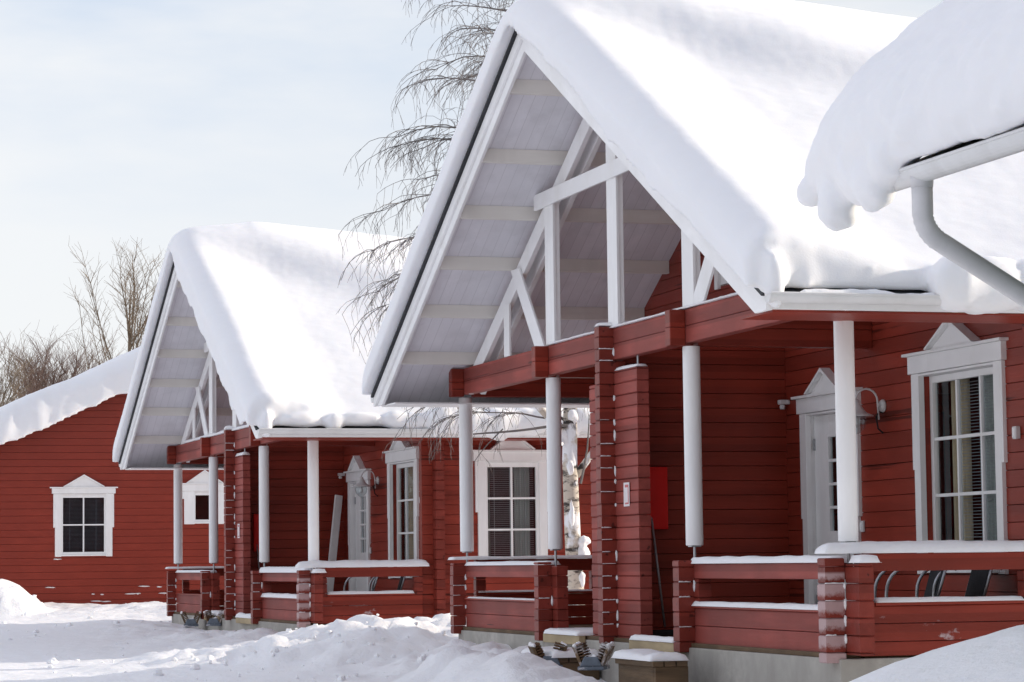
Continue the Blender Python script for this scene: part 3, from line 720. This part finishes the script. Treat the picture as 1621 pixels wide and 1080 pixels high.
# steps and boot brushes in front of the porches
def step(x0, x1, y0, y1, z0, z1, label, name='wooden_step', grp='wooden steps by the porch'):
    r = empty(name, ((x0+x1)/2, (y0+y1)/2, z0)); X = (x1-x0)/2; Y = (y1-y0)/2; H = z1-z0
    mb = MB(); mb.box(-X, -X+.06, -Y+.06, Y, 0, H-.045); mb.box(-X, X, -Y, -Y+.055, 0, H-.045); obj('riser', mb, 'wood', r, .004)
    mb = MB()
    for i in range(3): a = -X-.03+(2*X+.03)*i/3; mb.box(a, a+(2*X+.03)/3-.012, -Y-.02, Y, H-.044, H)
    obj('tread', mb, 'wood', r, .004); tag(r, label, 'step', grp)
    return r
step(7.55, 7.84, 21.15, 22.1, -.05, .565, 'dark wooden step beside the grey foundation right of the boot brushes')
step(7.66, 8.08, 24.2, 25.15, -.05, .50, 'half buried wooden step below the entrance left of the pillar')
def put_cap(x0, x1, y0, y1, z, th, seed, label, group='snow on the wooden steps', rz=0):
    mb = MB(); X = (x1-x0)/2; Y = (y1-y0)/2; snowcap(mb, -X, X, -Y, Y, 0, th, seed, .05, .4)
    o = obj('snow_cap', mb, 'snow_cap', smooth=True); o.location = ((x0+x1)/2, (y0+y1)/2, z); o.rotation_euler = (0, 0, rz); tag(o, label, 'snow', group)
put_cap(7.5, 7.85, 21.15, 22.15, .567, .06, 41, 'snow layer on the dark step right of the boot brushes')
put_cap(7.6, 8.09, 24.15, 25.2, .502, .07, 42, 'snow layer on the half buried step left of the brushes')
def boot_brush(loc, rz, label, snowy=False):
    r = empty('boot_brush', loc, rz)
    mb = MB(); mb.box(-.17, .17, -.12, .12, 0, .035); mb.prism([(-.10, .035), (.10, .035), (.06, .12), (-.06, .12)], 'x', -.172, -.12); obj('base_plate', mb, 'bluegrey', r, .01)
    rr = random.Random(5)
    for s in (-1, 1):
        mb = MB(); mb.add([(-.15, s*.075, .036), (.15, s*.075, .036), (.15, s*.10, .036), (-.15, s*.10, .036), (-.15, s*.145, .215), (.15, s*.145, .215), (.15, s*.172, .205), (-.15, s*.172, .205)], [(0, 1, 2, 3), (7, 6, 5, 4), (0, 4, 5, 1), (1, 5, 6, 2), (2, 6, 7, 3), (3, 7, 4, 0)])
        obj('side_board', mb, 'frosty_wood' if snowy else 'wood', r, .004)
        mb = MB()
        for i in range(26):
            for j in range(8):
                x = -.145+i*.0116+rr.uniform(-.003, .003); f = j/7; y = s*(.074+.07*f); z = .05+.165*f
                mb.tube([(x, y, z), (x+rr.uniform(-.006, .006), y-s*.055, z+.02+rr.uniform(-.008, .008))], .0062, 4)
        o = obj('bristle', mb, 'frosty_bristle' if snowy else 'bristle', r); o['kind'] = 'stuff'
    mb = MB()
    for k in range(5): blob(mb, (-.12+.06*k, rr.uniform(-.02, .02), .07), (.05, .05, .05+.02*rr.random()), k*3.1, 10, .4)
    for s in (-1, 1):
        for k in range(4): blob(mb, (-.11+.075*k, s*.15, .215), (.05, .022, .018+.012*rr.random()), k*2.3+s, 8, .4)
    o = obj('clinging_snow', mb, 'snow_cap', r, smooth=True); o['kind'] = 'stuff'
    tag(r, label, 'boot brush', 'boot brushes by the porch steps'); return r
M['frosty_wood'] = paint_mat('frosty_wood', (.2, .13, .075), var=.35, rough=.8, frost=1.1); M['frosty_bristle'] = paint_mat('frosty_bristles', (.16, .09, .05), var=.5, rough=.9, frost=.9)
b = boot_brush((7.62, 24.35, .40), RAD(80), 'snowy boot brush with blue grey base left of the log pillar')
b2 = boot_brush((7.66, 23.1, .43), RAD(62), 'frosted boot brush right of its twin, below the nearest pillar', True)
c = copy_tree(b); relabel(c, 'snowy boot brush left of the second cottage steps', (7.62, 43.8, .42), RAD(80))
c = copy_tree(b2); relabel(c, 'frosted boot brush below the second cottage pillar', (7.80, 42.6, .45), RAD(70))

# ------------------------------------------------------------------ third cottage: gable end towards us, far left
def left_cottage():
    H = empty('log_house', (0, 0, 0)); Y = 56.0; zc = CAMZ; xr = 10.5; s = .44; zt = lambda x: zc+3.746+s*(8.527-.0-8.527)+s*(x-8.527) if x < xr else zc+3.746+s*(xr-8.527)-s*(x-xr)
    zr = zt(xr); u0 = lambda z: max(4.0, xr-(zr-z)/s); u1 = lambda z: min(17, xr+(zr-z)/s)
    mb = MB(); mb.box(4.02, 17, Y+.04, Y+9, -.5, zc-.87); obj('foundation', mb, 'concrete', H)
    mb = MB(); logwall(mb, 'y', Y, Y+.12, u0, u1, zc-.86, zr-.03, pitch=.145, openings=[(7.03, 7.99, zc+.3, zc+1.49), (9.72, 10.34, zc+.95, zc+1.53)]); obj('gable_wall', mb, 'red_far', H)
    mb = MB(); mb.box(4.0, 4.12, Y+.125, Y+9, zc-.86, zt(4.0)-.05); obj('side_wall', mb, 'red_y', H)
    for sg in (-1, 1):
        xe = xr+sg*7.2; ze = zr-s*7.2
        mb = MB(); mb.prism([(xr, zr+.11), (xr, zr+.02), (xe, ze+.02), (xe, ze+.11)][::-sg], 'y', Y-.45, Y+9.4); obj('roof', mb, 'roof', H)
        mb = MB(); mb.prism([(xr+sg*.002, zr+.09), (xr+sg*.002, zr-.02), (xe, ze-.02), (xe, ze+.09)][::-sg], 'y', Y-.48, Y-.452); obj('barge_board', mb, 'red_x', H)
    casing('y', Y, -1, 6.92, 8.10, zc+.22, zc+1.52, .13, .11, .22, H, 'window', 2, 2, depth=.05, pedw=.40, step_z=zc+.82, bmat='blind_dim')
    casing('y', Y, -1, 9.60, 10.46, zc+.87, zc+1.56, .22, .14, .24, H, 'window', 1, 1, depth=.05, pedw=.36, wide=.05, blinds=False, step_z=zc+1.4)
    rr = random.Random(9)
    for k in range(12):
        mb = MB(); x = rr.uniform(6.6, 9.4); z = zc-.86+.145*rr.choice((1, 2, 2, 3, 3, 4, 7))+rr.uniform(.0, .02); L = rr.uniform(.03, .28); a = MB(); blob(mb, (x, Y-.002, z), (L/2, .012, .012), k, 8, .5); o = obj('snow_fleck', mb, 'snow_cap', H, smooth=True)
    tag(H, 'red log house at the far left with plain gable end and small white window', 'house')
    # snow
    mb = MB(); top = []; bot = []; xs = [3.3+.1*i for i in range(145)]; ys = [0, .03, .08, .15, .25, .4, .6, .9, 1.4, 2.2, 3.5, 5, 7, 9.2, 9.6, 9.8]; W = ys[-1]; k = len(ys)
    for x in xs:
        for d in ys:
            q = lambda t, r: (1-(1-max(0, min(1, t/r)))**2.3)**(1/2.3)
            z = zr+.12-s*math.sqrt((x-xr)**2+.05); e = min(x-3.3, xs[-1]-x)
            t = (.62+.06*fbm(x*.7, d*.7, 4))*q(d, .5)*q(W-d, .4)*q(e, .4)
            y = Y-.60+d; wob = .06*fbm(x*1.8, 0, 7) if d < .5 else 0
            top.append((x, y+wob, z+max(t, .004))); bot.append((x, y+wob, z-(.20+.07*fbm(x*2.2, 3, 1) if d < .11 else 0)))
    n = len(top); fs = []; m = len(xs)
    for i in range(m-1):
        for j in range(k-1):
            f = (i*k+j, (i+1)*k+j, (i+1)*k+j+1, i*k+j+1); fs.append(f); fs.append(tuple(n+a for a in f[::-1]))
    ring = [i*k for i in range(m)]+[(m-1)*k+j for j in range(1, k)]+[i*k+k-1 for i in range(m-2, -1, -1)]+[j for j in range(k-2, 0, -1)]
    for a, b in zip(ring, ring[1:]+ring[:1]): fs.append((b, a, n+a, n+b))
    mb.add(top+bot, fs); o = obj('roof_snow', mb, 'snow'); remesh(o, .07, 2, [(.05, .3)])
    tag(o, 'sloping snow blanket on the roof of the far left red house', 'roof snow', 'snow blankets on the roofs')
left_cottage()

# ------------------------------------------------------------------ nearest building at the right edge: only its eave corner shows
def right_building():
    H = empty('green_house', (0, 0, 0)); zc = CAMZ; XE = 5.58; YF = 12.62; zg = zc+1.84; s = .42
    mb = MB(); logwall(mb, 'x', 6.46, 6.58, 4.0, 11.75, .2, zg+.25, pitch=.14); obj('side_wall', mb, 'green', H)
    mb = MB(); logwall(mb, 'y', 11.75, 11.63, 6.585, 12.0, .2, zg+.25, pitch=.14); obj('end_wall', mb, 'green', H)
    mb = MB(); mb.box(6.5, 12, 4, 11.7, -.3, .19); obj('foundation', mb, 'concrete', H)
    mb = MB(); mb.prism([(XE+.06, zg+.06), (XE+.06, zg+.0), (11, zg+s*5.4), (11, zg+s*5.4+.06)], 'y', 4, YF); obj('roof', mb, 'roof', H)
    mb = MB(); mb.prism([(XE+.09, zg+.005), (XE+.09, zg-.03), (11, zg+s*5.4-.05), (11, zg+s*5.4-.02)], 'y', YF-.05, YF-.02); obj('barge_board', mb, 'white', H, .003)
    mb = MB(); n = 12; r = .07; vs = []; fs = []
    for y in (4, YF+.0):
        for rr in (r, r-.006):
            for i in range(n+1):
                t = math.pi*i/n; vs.append((XE-rr*math.cos(t), y, zg+.02-rr*math.sin(t)))
    m = n+1
    for i in range(n): fs += [(i, i+1, 2*m+i+1, 2*m+i), (m+i+1, m+i, 3*m+i, 3*m+i+1), (i+1, i, m+i, m+i+1), (2*m+i, 2*m+i+1, 3*m+i+1, 3*m+i)]
    mb.add(vs, fs); mb.tube([(XE-r, 4, zg+.022), (XE-r, YF, zg+.022)], .009, 6); mb.prism([(XE-r*math.cos(math.pi*i/n), zg+.02-r*math.sin(math.pi*i/n)) for i in range(n+1)], 'y', YF, YF+.006)
    obj('gutter', mb, 'metal_white', H)
    # ribbed elbow downpipe
    yp = 11.72; pts = [(XE, yp, zg-.02), (XE, yp, zg-.19)]; rad = [.051, .051]
    for i in range(1, 13):
        a = RAD(60)*i/12; pts.append((XE+.16*(1-math.cos(a)), yp, zg-.19-.16*math.sin(a))); rad.append(.051 if i % 2 else .048)
    d = Vector((math.sin(RAD(60)), 0, -math.cos(RAD(60)))); e = Vector(pts[-1])
    for t in (.02, .5, .86): pts.append(tuple(e+d*t)); rad.append(.049)
    e = Vector(pts[-1]); pts += [(e.x+.06, yp, e.z-.07), (e.x+.07, yp, e.z-.2), (e.x+.07, yp, .2)]; rad += [.049]*3
    mb = MB(); mb.tube(pts, rad, 20); o = obj('downpipe', mb, 'pipe', H, smooth=True)
    mb = MB(); mb.tube([(XE, yp, zg-.005), (XE, yp, zg-.075)], [.06, .052], 20); obj('outlet', mb, 'pipe', H, smooth=True)
    tag(H, 'nearest house at the right edge, only its gutter corner and bent downpipe showing', 'house')
    # its deep snow
    mb = MB(); xs = [0, .01, .03, .06, .1, .15, .21, .28, .36, .45, .55, .66, .8, 1, 1.2]+[1.4+.2*i for i in range(22)]
    ys = [0, .01, .03, .06, .1, .15, .21, .28, .36, .45, .55, .66, .8, 1, 1.2]+[1.4+.2*i for i in range(35)]
    k = len(ys); m = len(xs); top = []; bot = []
    for dx in xs:
        for dy in ys:
            x = XE-.10+dx; y = YF+.28-dy
            q = lambda t, r, p=2.2: (1-(1-max(0, min(1, t/r)))**p)**(1/p)
            t = (.72+.05*fbm(x, y, 2))*q(dx, .75, 2.0)*q(dy, .38, 2.3)
            z = zg+.07+s*(x-XE)
            top.append((x-.10*math.sin(min(1, t/.6)*math.pi)*(1 if dx < .4 else 0), y, z+max(t, .004))); bot.append((x, y, z-.0))
    n = len(top); fs = []
    for i in range(m-1):
        for j in range(k-1):
            f = (i*k+j, i*k+j+1, (i+1)*k+j+1, (i+1)*k+j); fs.append(f); fs.append(tuple(n+a for a in f[::-1]))
    ring = [i*k for i in range(m)]+[(m-1)*k+j for j in range(1, k)]+[i*k+k-1 for i in range(m-2, -1, -1)]+[j for j in range(k-2, 0, -1)]
    for a, b in zip(ring, ring[1:]+ring[:1]): fs.append((a, b, n+b, n+a))
    mb.add(top+bot, fs)
    for c, r in (((XE-.03, 12.30, zg+.10), (.14, .26, .19)), ((XE-.07, 12.10, zg+.02), (.11, .15, .17)), ((XE-.06, 11.92, zg+.10), (.12, .16, .13)), ((XE-.07, 11.60, zg+.20), (.12, .25, .12)),
                 ((XE-.02, 12.62, zg+.06), (.13, .15, .17)), ((XE-.05, 12.60, zg-.05), (.125, .12, .13)), ((XE-.08, 12.88, zg+.06), (.085, .09, .085)),
                 ((XE-.05, 11.0, zg+.2), (.12, .2, .13)), ((XE-.05, 10.6, zg+.18), (.12, .15, .15))): blob(mb, c, r, c[1]*3, 16, .14)
    o = obj('roof_snow', mb, 'snow'); remesh(o, .03, 5, [(.018, .07), (.03, .18), (.06, .6)])
    tag(o, 'deep overhanging snow pillow on the eave at the upper right edge', 'roof snow', 'snow blankets on the roofs')
right_building()

# ------------------------------------------------------------------ ground
def base(y): return .15+.021*max(0, min(20, y-36))
def gz(x, y):
    g = lambda cx, cy, sx, sy: math.exp(-((x-cx)/sx)**2-((y-cy)/sy)**2)
    z = base(y)+.02*fbm(x*.5, y*.5, 1)
    lump = fbm(x*1.1, y*1.1, 3, 5); fine = fbm(x*3.2, y*3.2, 6, 4)
    # ploughed bank in the gap between the cottages, reaching along their fronts
    b = .58*max(g(7.5, 31.3, 1.6, 2.0), .9*g(8.9, 32.5, 1.6, 2.5))
    b = max(b, .26*g(5.8, 31.8, 1.25, 1.7)); b = max(b, .34*g(7.9, 27.2, 1.0, 3.0)); b = max(b, .42*g(6.95, 23.6, .60, 2.4)); b = max(b, .22*g(7.3, 38, 1.1, 4.2)); b = max(b, .12*g(7.0, 44, .8, 4))
    b = max(b, .48*g(9.5, 34.2, 3.0, 1.6))
    # banks before the far house and the pointed heap at the left edge
    b = max(b, .10*g(6.2, 54.5, 3.0, 2.6), .16*g(8.8, 52.5, 2.5, 3.0))
    h = max(0, 1-math.hypot((x-5.45)/1.05, (y-53)/1.6)); b = max(b, .72*h**.8 if h > 0 else 0)
    # slide heap under the right hand eave
    b = max(b, 1.13*math.exp(-((x-5.75)/2.2)**2-((max(0, abs(y-9.2)-1.2))/1.6)**2))
    k = min(1, b/.25)
    ch = abs(fbm(x*2.1+9, y*2.1, 2, 5)); z += b*(1+.16*lump)+k*(.06*lump+.05*fine+.10*(.35-ch))
    if y < 14: z = max(base(y), b)+.02*lump
    z += .012*fine
    return z
def axis(lo, hi, step, far):
    a = [lo+step*i for i in range(int((hi-lo)/step)+1)]; d = step; l = [a[0]]; r = [a[-1]]
    while r[-1] < far: d *= 1.5; l.append(l[-1]-d); r.append(r[-1]+d)
    return l[:0:-1]+a+r[1:]
gx = axis(2.5, 11.5, .085, 900); gy = axis(7.5, 58, .13, 1500)
mb = MB(); vs = [(x, y, gz(x, y) if 1 < x < 13 and 6 < y < 60 else base(y)) for x in gx for y in gy]; k = len(gy)
mb.add(vs, [(i*k+j, (i+1)*k+j, (i+1)*k+j+1, i*k+j+1) for i in range(len(gx)-1) for j in range(k-1)])
o = obj('snow_ground', mb, 'snow_g', smooth=True); o['kind'] = 'structure'

rr = random.Random(77); mb = MB()
for i in range(260):
    if i < 170: x = rr.gauss(6.9, 1.2); y = rr.gauss(30.5, 2.0)
    else: x = rr.uniform(4.2, 8.0); y = rr.uniform(32, 54)
    if 7.9 < x and (18 < y < 30 or 35 < y < 47): continue
    r = .010+.04*rr.random()**3; z = gz(x, y); blob(mb, (x, y, z+r*.25), (r*rr.uniform(.8, 1.5), r*rr.uniform(.8, 1.5), r), i*.37, 7, .55)
o = obj('snow_clods', mb, 'snow_cap'); o['kind'] = 'stuff'; o['label'] = 'loose snow clods scattered on the ploughed bank and yard'; o['category'] = 'snow clods'
# ------------------------------------------------------------------ trees
def limb(mb, p, d, L, r0, r1, n, droop, rr, wig=.1, sides=4):
    pts = [Vector(p)]; d = Vector(d).normalized(); out = []
    for i in range(n):
        d = (d+Vector((rr.uniform(-wig, wig), rr.uniform(-wig, wig), rr.uniform(-wig, wig)-droop*(i+1)/n))).normalized()
        pts.append(pts[-1]+d*(L/n)); out.append((pts[-1].copy(), d.copy(), (i+1)/n))
    mb.tube(pts, [r0+(r1-r0)*i/n for i in range(n+1)], sides, cap=False); return out
def birch(loc, seed):
    rr = random.Random(seed); T = empty('birch_tree', loc)
    mb = MB(); pts = [(0, 0, -.1), (.0, 0, .6), (-.03, .02, 1.5), (-.06, 0, 2.4), (-.02, .05, 3.4), (.02, .1, 4.6), (-.08, .12, 6.2), (-.15, .1, 8), (-.1, .1, 9.6)]
    mb.tube(pts, [.135, .115, .105, .10, .085, .07, .05, .03, .012], 14)
    mb.tube([(-.05, 0, 2.55), (-.22, -.02, 2.85), (-.5, -.08, 3.1), (-.9, -.1, 3.6), (-1.3, -.1, 4.6), (-1.6, -.15, 5.8)], [.07, .062, .05, .042, .03, .012], 8)
    mb.tube([(.02, 0, 2.2), (.2, -.05, 2.45), (.5, -.1, 2.9), (.9, -.1, 3.8), (1.2, -.1, 5.2)], [.05, .045, .035, .025, .01], 8)
    obj('trunk', mb, 'bark', T, smooth=True)
    mb = MB(); rs = random.Random(4)
    for z, rx, rz_, x in ((1.15, .10, .20, .08), (1.32, .07, .12, .10), (.82, .05, .14, .06), (1.75, .045, .2, -.05), (2.35, .05, .16, -.06), (2.9, .06, .15, -.02), (.5, .05, .15, -.03), (2.62, .05, .06, -.2), (2.95, .05, .07, -.36)):
        for k in range(3): blob(mb, (x+rs.uniform(-.03, .03), -.075+rs.uniform(-.02, .02), z+rs.uniform(-.6, .6)*rz_), (rx*rs.uniform(.7, 1), .05, rz_*rs.uniform(.4, .7)), z*5+k, 12, .45)
    o = obj('clinging_snow', mb, 'snow_cap', T); remesh(o, .018, 2, [(.02, .06)]); o['kind'] = 'stuff'
    mb = MB(); nodes = []
    for i in range(38):
        z = 2.9+6.4*(i/37)**.9; a = rr.uniform(0, 6.283) if i % 2 else rr.uniform(2.3, 4.0)
        L = (2.3-.16*abs(z-5.2))*rr.uniform(.7, 1.12)*(.5 if z > 8.4 else 1); up = .55+.05*(z-4)
        nodes += limb(mb, (-.05, .08, z), (math.cos(a), math.sin(a), up), L, .021, .005, 9, .17, rr, .10, 5)
    for z, a, L in ((2.9, 3.4, 1.5), (3.2, 2.9, 1.7)): nodes += limb(mb, (-.2, 0, z), (math.cos(a), math.sin(a), .25), L, .014, .004, 9, .13, rr, .1, 5)
    for z, a, L in ((3.9, 3.0, 2.4), (4.2, 3.3, 2.6), (4.5, 2.8, 2.5), (4.8, 3.15, 2.6), (5.1, 3.45, 2.4), (4.0, 3.6, 2.2), (5.4, 2.95, 2.4)): nodes += limb(mb, (-.2, 0, z), (math.cos(a), math.sin(a), .62), L, .018, .004, 11, .17, rr, .07, 5)
    sec = []
    for p, d, f in nodes:
        if f < .3: continue
        for _ in range(2 if rr.random() < .5 else 3):
            a = rr.uniform(0, 6.283); v = d*.8+Vector((math.cos(a), math.sin(a), rr.uniform(-.1, .4)))*.8
            sec += limb(mb, p, v, rr.uniform(.35, .75), .0055, .003, 5, .34, rr, .14, 3)
    for p, d, f in sec:
        if rr.random() < .55:
            a = rr.uniform(0, 6.283); v = d*.5+Vector((math.cos(a), math.sin(a), -.15))*.6
            tw = limb(mb, p, v, rr.uniform(.18, .5), .0032, .002, 4, .55, rr, .2, 3)
            for q, e, g in tw[1:]:
                if rr.random() < .6: limb(mb, q, e+Vector((rr.uniform(-.8, .8), rr.uniform(-.8, .8), -.3)), rr.uniform(.05, .16), .0028, .002, 2, .4, rr, .2, 3)
    o = obj('crown', mb, 'twig', T); o['kind'] = 'stuff'
    mb = MB(); limb(mb, (-.12, -.1, 2.85), (-1, -.1, .02), 1.3, .022, .01, 8, .02, rr, .08, 5); limb(mb, (-1.0, -.15, 2.8), (-.7, 0, -.6), .7, .01, .004, 5, .2, rr, .1, 4); limb(mb, (.05, -.1, 2.1), (.3, -.2, 1), .9, .02, .006, 6, .05, rr, .1, 5)
    obj('branch', mb, 'twig', T)
    return tag(T, 'tall weeping birch with snowy white trunk in the gap behind the nearest cottage', 'tree')
birch((10.78, 33.2, .3), 5)

def bare_tree(loc, seed, h, w, mat, label, n1=16, dens=1.0, spread=.45, name='bare_tree', rt=.006, base=.35):
    rr = random.Random(seed); T = empty(name, loc)
    mb = MB(); mb.tube([(0, 0, -.2), (.05, .02, h*.3), (-.05, 0, h*.6), (0, .03, h*.93)], [.16, .12, .07, .012], 8); obj('trunk', mb, mat, T, smooth=True)
    mb = MB(); nodes = []
    for i in range(n1):
        z = h*(base+.5*i/n1); a = rr.uniform(0, 6.283); L = (h-z)*rr.uniform(.75, 1.05)+.4
        nodes += limb(mb, (0, 0, z), (math.cos(a)*spread, math.sin(a)*spread, 1), L, .034, .007, 9, -.01, rr, .10, 4)
    tw = []
    for p, d, f in nodes:
        if f < .2: continue
        for _ in range(int(2.6*dens+rr.random())):
            a = rr.uniform(0, 6.283); v = d+Vector((math.cos(a), math.sin(a), rr.uniform(-.1, .5)))*.75
            tw += limb(mb, p, v, rr.uniform(.5, 1.3)*w, .0095, rt*.7, 5, -.03, rr, .12, 3)
    for p, d, f in tw:
        if rr.random() < .75*dens:
            a = rr.uniform(0, 6.283); v = d+Vector((math.cos(a), math.sin(a), rr.uniform(-.3, .5)))*.8
            limb(mb, p, v, rr.uniform(.25, .7)*w, rt*.8, rt*.5, 3, 0, rr, .15, 3)
    o = obj('crown', mb, mat, T); o['kind'] = 'stuff'
    return tag(T, label, 'tree', 'bare trees behind the far left house')
bare_tree((12.1, 80, 0), 1, 10.1, .7, 'twig_tan', 'tallest bare tree behind the second cottage gable, with upright pale branches', 27, .8, .33)
bare_tree((10.35, 84, 0), 2, 7.7, .8, 'twig_brown', 'reddish brown bushy tree with the broadest crown above the far left roof', 20, 1.25, .42, rt=.0055)
bare_tree((11.15, 85, 0), 3, 7.4, .75, 'twig_brown', 'brown twiggy tree between the broad bushy one and the tallest bare tree', 16, 1.1, .4, rt=.0055)
bare_tree((9.55, 83, 0), 4, 7.0, .7, 'twig_brown', 'low brown twiggy tree on the left flank of the broad bushy one', 18, 1.25, .45, rt=.0055)
bare_tree((8.15, 80, 0), 6, 7.2, .7, 'twig_tan', 'pale bare tree cut by the left edge of the photo', 13, .9, .3)

# ------------------------------------------------------------------ light, sky, camera
SUN_EL = RAD(17); SUN_AZ = RAD(3)         # from the right (+X), turned slightly towards the viewer
sd = Vector((math.cos(SUN_EL)*math.cos(SUN_AZ), -math.cos(SUN_EL)*math.sin(SUN_AZ), math.sin(SUN_EL)))
sun = bpy.data.lights.new('sun', 'SUN'); sun.energy = 3.1; sun.angle = RAD(.5); sun.color = (1, .90, .76)
so = bpy.data.objects.new('sun', sun); COL.objects.link(so); so.rotation_euler = sd.to_track_quat('Z', 'Y').to_euler()
w = bpy.data.worlds.new('World'); sc.world = w; w.use_nodes = True
n = w.node_tree.nodes; l = w.node_tree.links; bg = n['Background']
sky = n.new('ShaderNodeTexSky'); sky.sky_type = 'NISHITA'; sky.sun_disc = False; sky.sun_elevation = SUN_EL; sky.sun_rotation = math.atan2(sd.x, sd.y)
sky.air_density = 1.0; sky.dust_density = 1.5; sky.ozone_density = 1.2
tc = n.new('ShaderNodeTexCoord'); mp = n.new('ShaderNodeMapping'); mp.inputs['Scale'].default_value = (1, 1, 3.5)
nz = n.new('ShaderNodeTexNoise'); nz.inputs['Scale'].default_value = 3.2; nz.inputs['Detail'].default_value = 6; nz.inputs['Roughness'].default_value = .55
l.new(tc.outputs['Generated'], mp.inputs[0]); l.new(mp.outputs[0], nz.inputs['Vector'])
sx = n.new('ShaderNodeSeparateXYZ'); l.new(tc.outputs['Generated'], sx.inputs[0])
gr = n.new('ShaderNodeValToRGB'); l.new(sx.outputs['Z'], gr.inputs['Fac']); e = gr.color_ramp.elements      # veil of high cloud: white low down, pale blue above
e[0].position = 0; e[0].color = (.55, .55, .57, 1); e[1].position = .20; e[1].color = (.375, .44, .54, 1)
q = gr.color_ramp.elements.new(.10); q.color = (.55, .56, .585, 1); q = gr.color_ramp.elements.new(.6); q.color = (.55, .59, .82, 1)
sc10 = n.new('ShaderNodeMix'); sc10.data_type = 'RGBA'; sc10.blend_type = 'MULTIPLY'; sc10.inputs[0].default_value = 1; l.new(gr.outputs['Color'], sc10.inputs[6]); sc10.inputs[7].default_value = (10, 10, 10, 1)
rp = n.new('ShaderNodeValToRGB'); rp.color_ramp.elements[0].position = .35; rp.color_ramp.elements[1].position = .56; l.new(nz.outputs['Fac'], rp.inputs['Fac'])
cl = n.new('ShaderNodeMix'); cl.data_type = 'RGBA'; l.new(rp.outputs['Color'], cl.inputs[0]); l.new(sc10.outputs[2], cl.inputs[6]); cl.inputs[7].default_value = (5.6, 5.65, 5.8, 1)
mx = n.new('ShaderNodeMix'); mx.data_type = 'RGBA'; mx.inputs[0].default_value = .86; l.new(sky.outputs[0], mx.inputs[6]); l.new(cl.outputs[2], mx.inputs[7])
dt = n.new('ShaderNodeVectorMath'); dt.operation = 'DOT_PRODUCT'; l.new(tc.outputs['Generated'], dt.inputs[0]); dt.inputs[1].default_value = (-.15, .20, 0)
d1 = n.new('ShaderNodeMath'); d1.operation = 'ADD'; l.new(dt.outputs['Value'], d1.inputs[0]); d1.inputs[1].default_value = .88      # added fill: veil raised away from the sun and ahead, dimmer behind the viewer
sc2 = n.new('ShaderNodeMix'); sc2.data_type = 'RGBA'; sc2.blend_type = 'MULTIPLY'; sc2.inputs[0].default_value = 1; l.new(mx.outputs[2], sc2.inputs[6]); l.new(d1.outputs[0], sc2.inputs[7])
l.new(sc2.outputs[2], bg.inputs['Color']); bg.inputs['Strength'].default_value = .10

cam = bpy.data.cameras.new('camera'); co = bpy.data.objects.new('camera', cam); COL.objects.link(co)
cam.sensor_width = 36; cam.lens = 36*4265/1621; cam.clip_end = 5000; cam.clip_start = .1
ya, pi_, ro = RAD(16.70), RAD(4.69), RAD(-.70)
fw = Vector((math.sin(ya)*math.cos(pi_), math.cos(ya)*math.cos(pi_), math.sin(pi_))); r0 = Vector((math.cos(ya), -math.sin(ya), 0)); u0 = r0.cross(fw)
Rt = r0*math.cos(ro)+u0*math.sin(ro); Up = -r0*math.sin(ro)+u0*math.cos(ro)
mt = Matrix((Rt, Up, -fw)).transposed().to_4x4(); mt.translation = (0, 0, CAMZ); co.matrix_world = mt
sc.camera = co
sc.view_settings.view_transform = 'Standard'; sc.view_settings.look = 'None'; sc.view_settings.exposure = 0.71; sc.view_settings.gamma = 1
sc.cycles.max_bounces = 8; sc.cycles.diffuse_bounces = 5; sc.cycles.transparent_max_bounces = 16
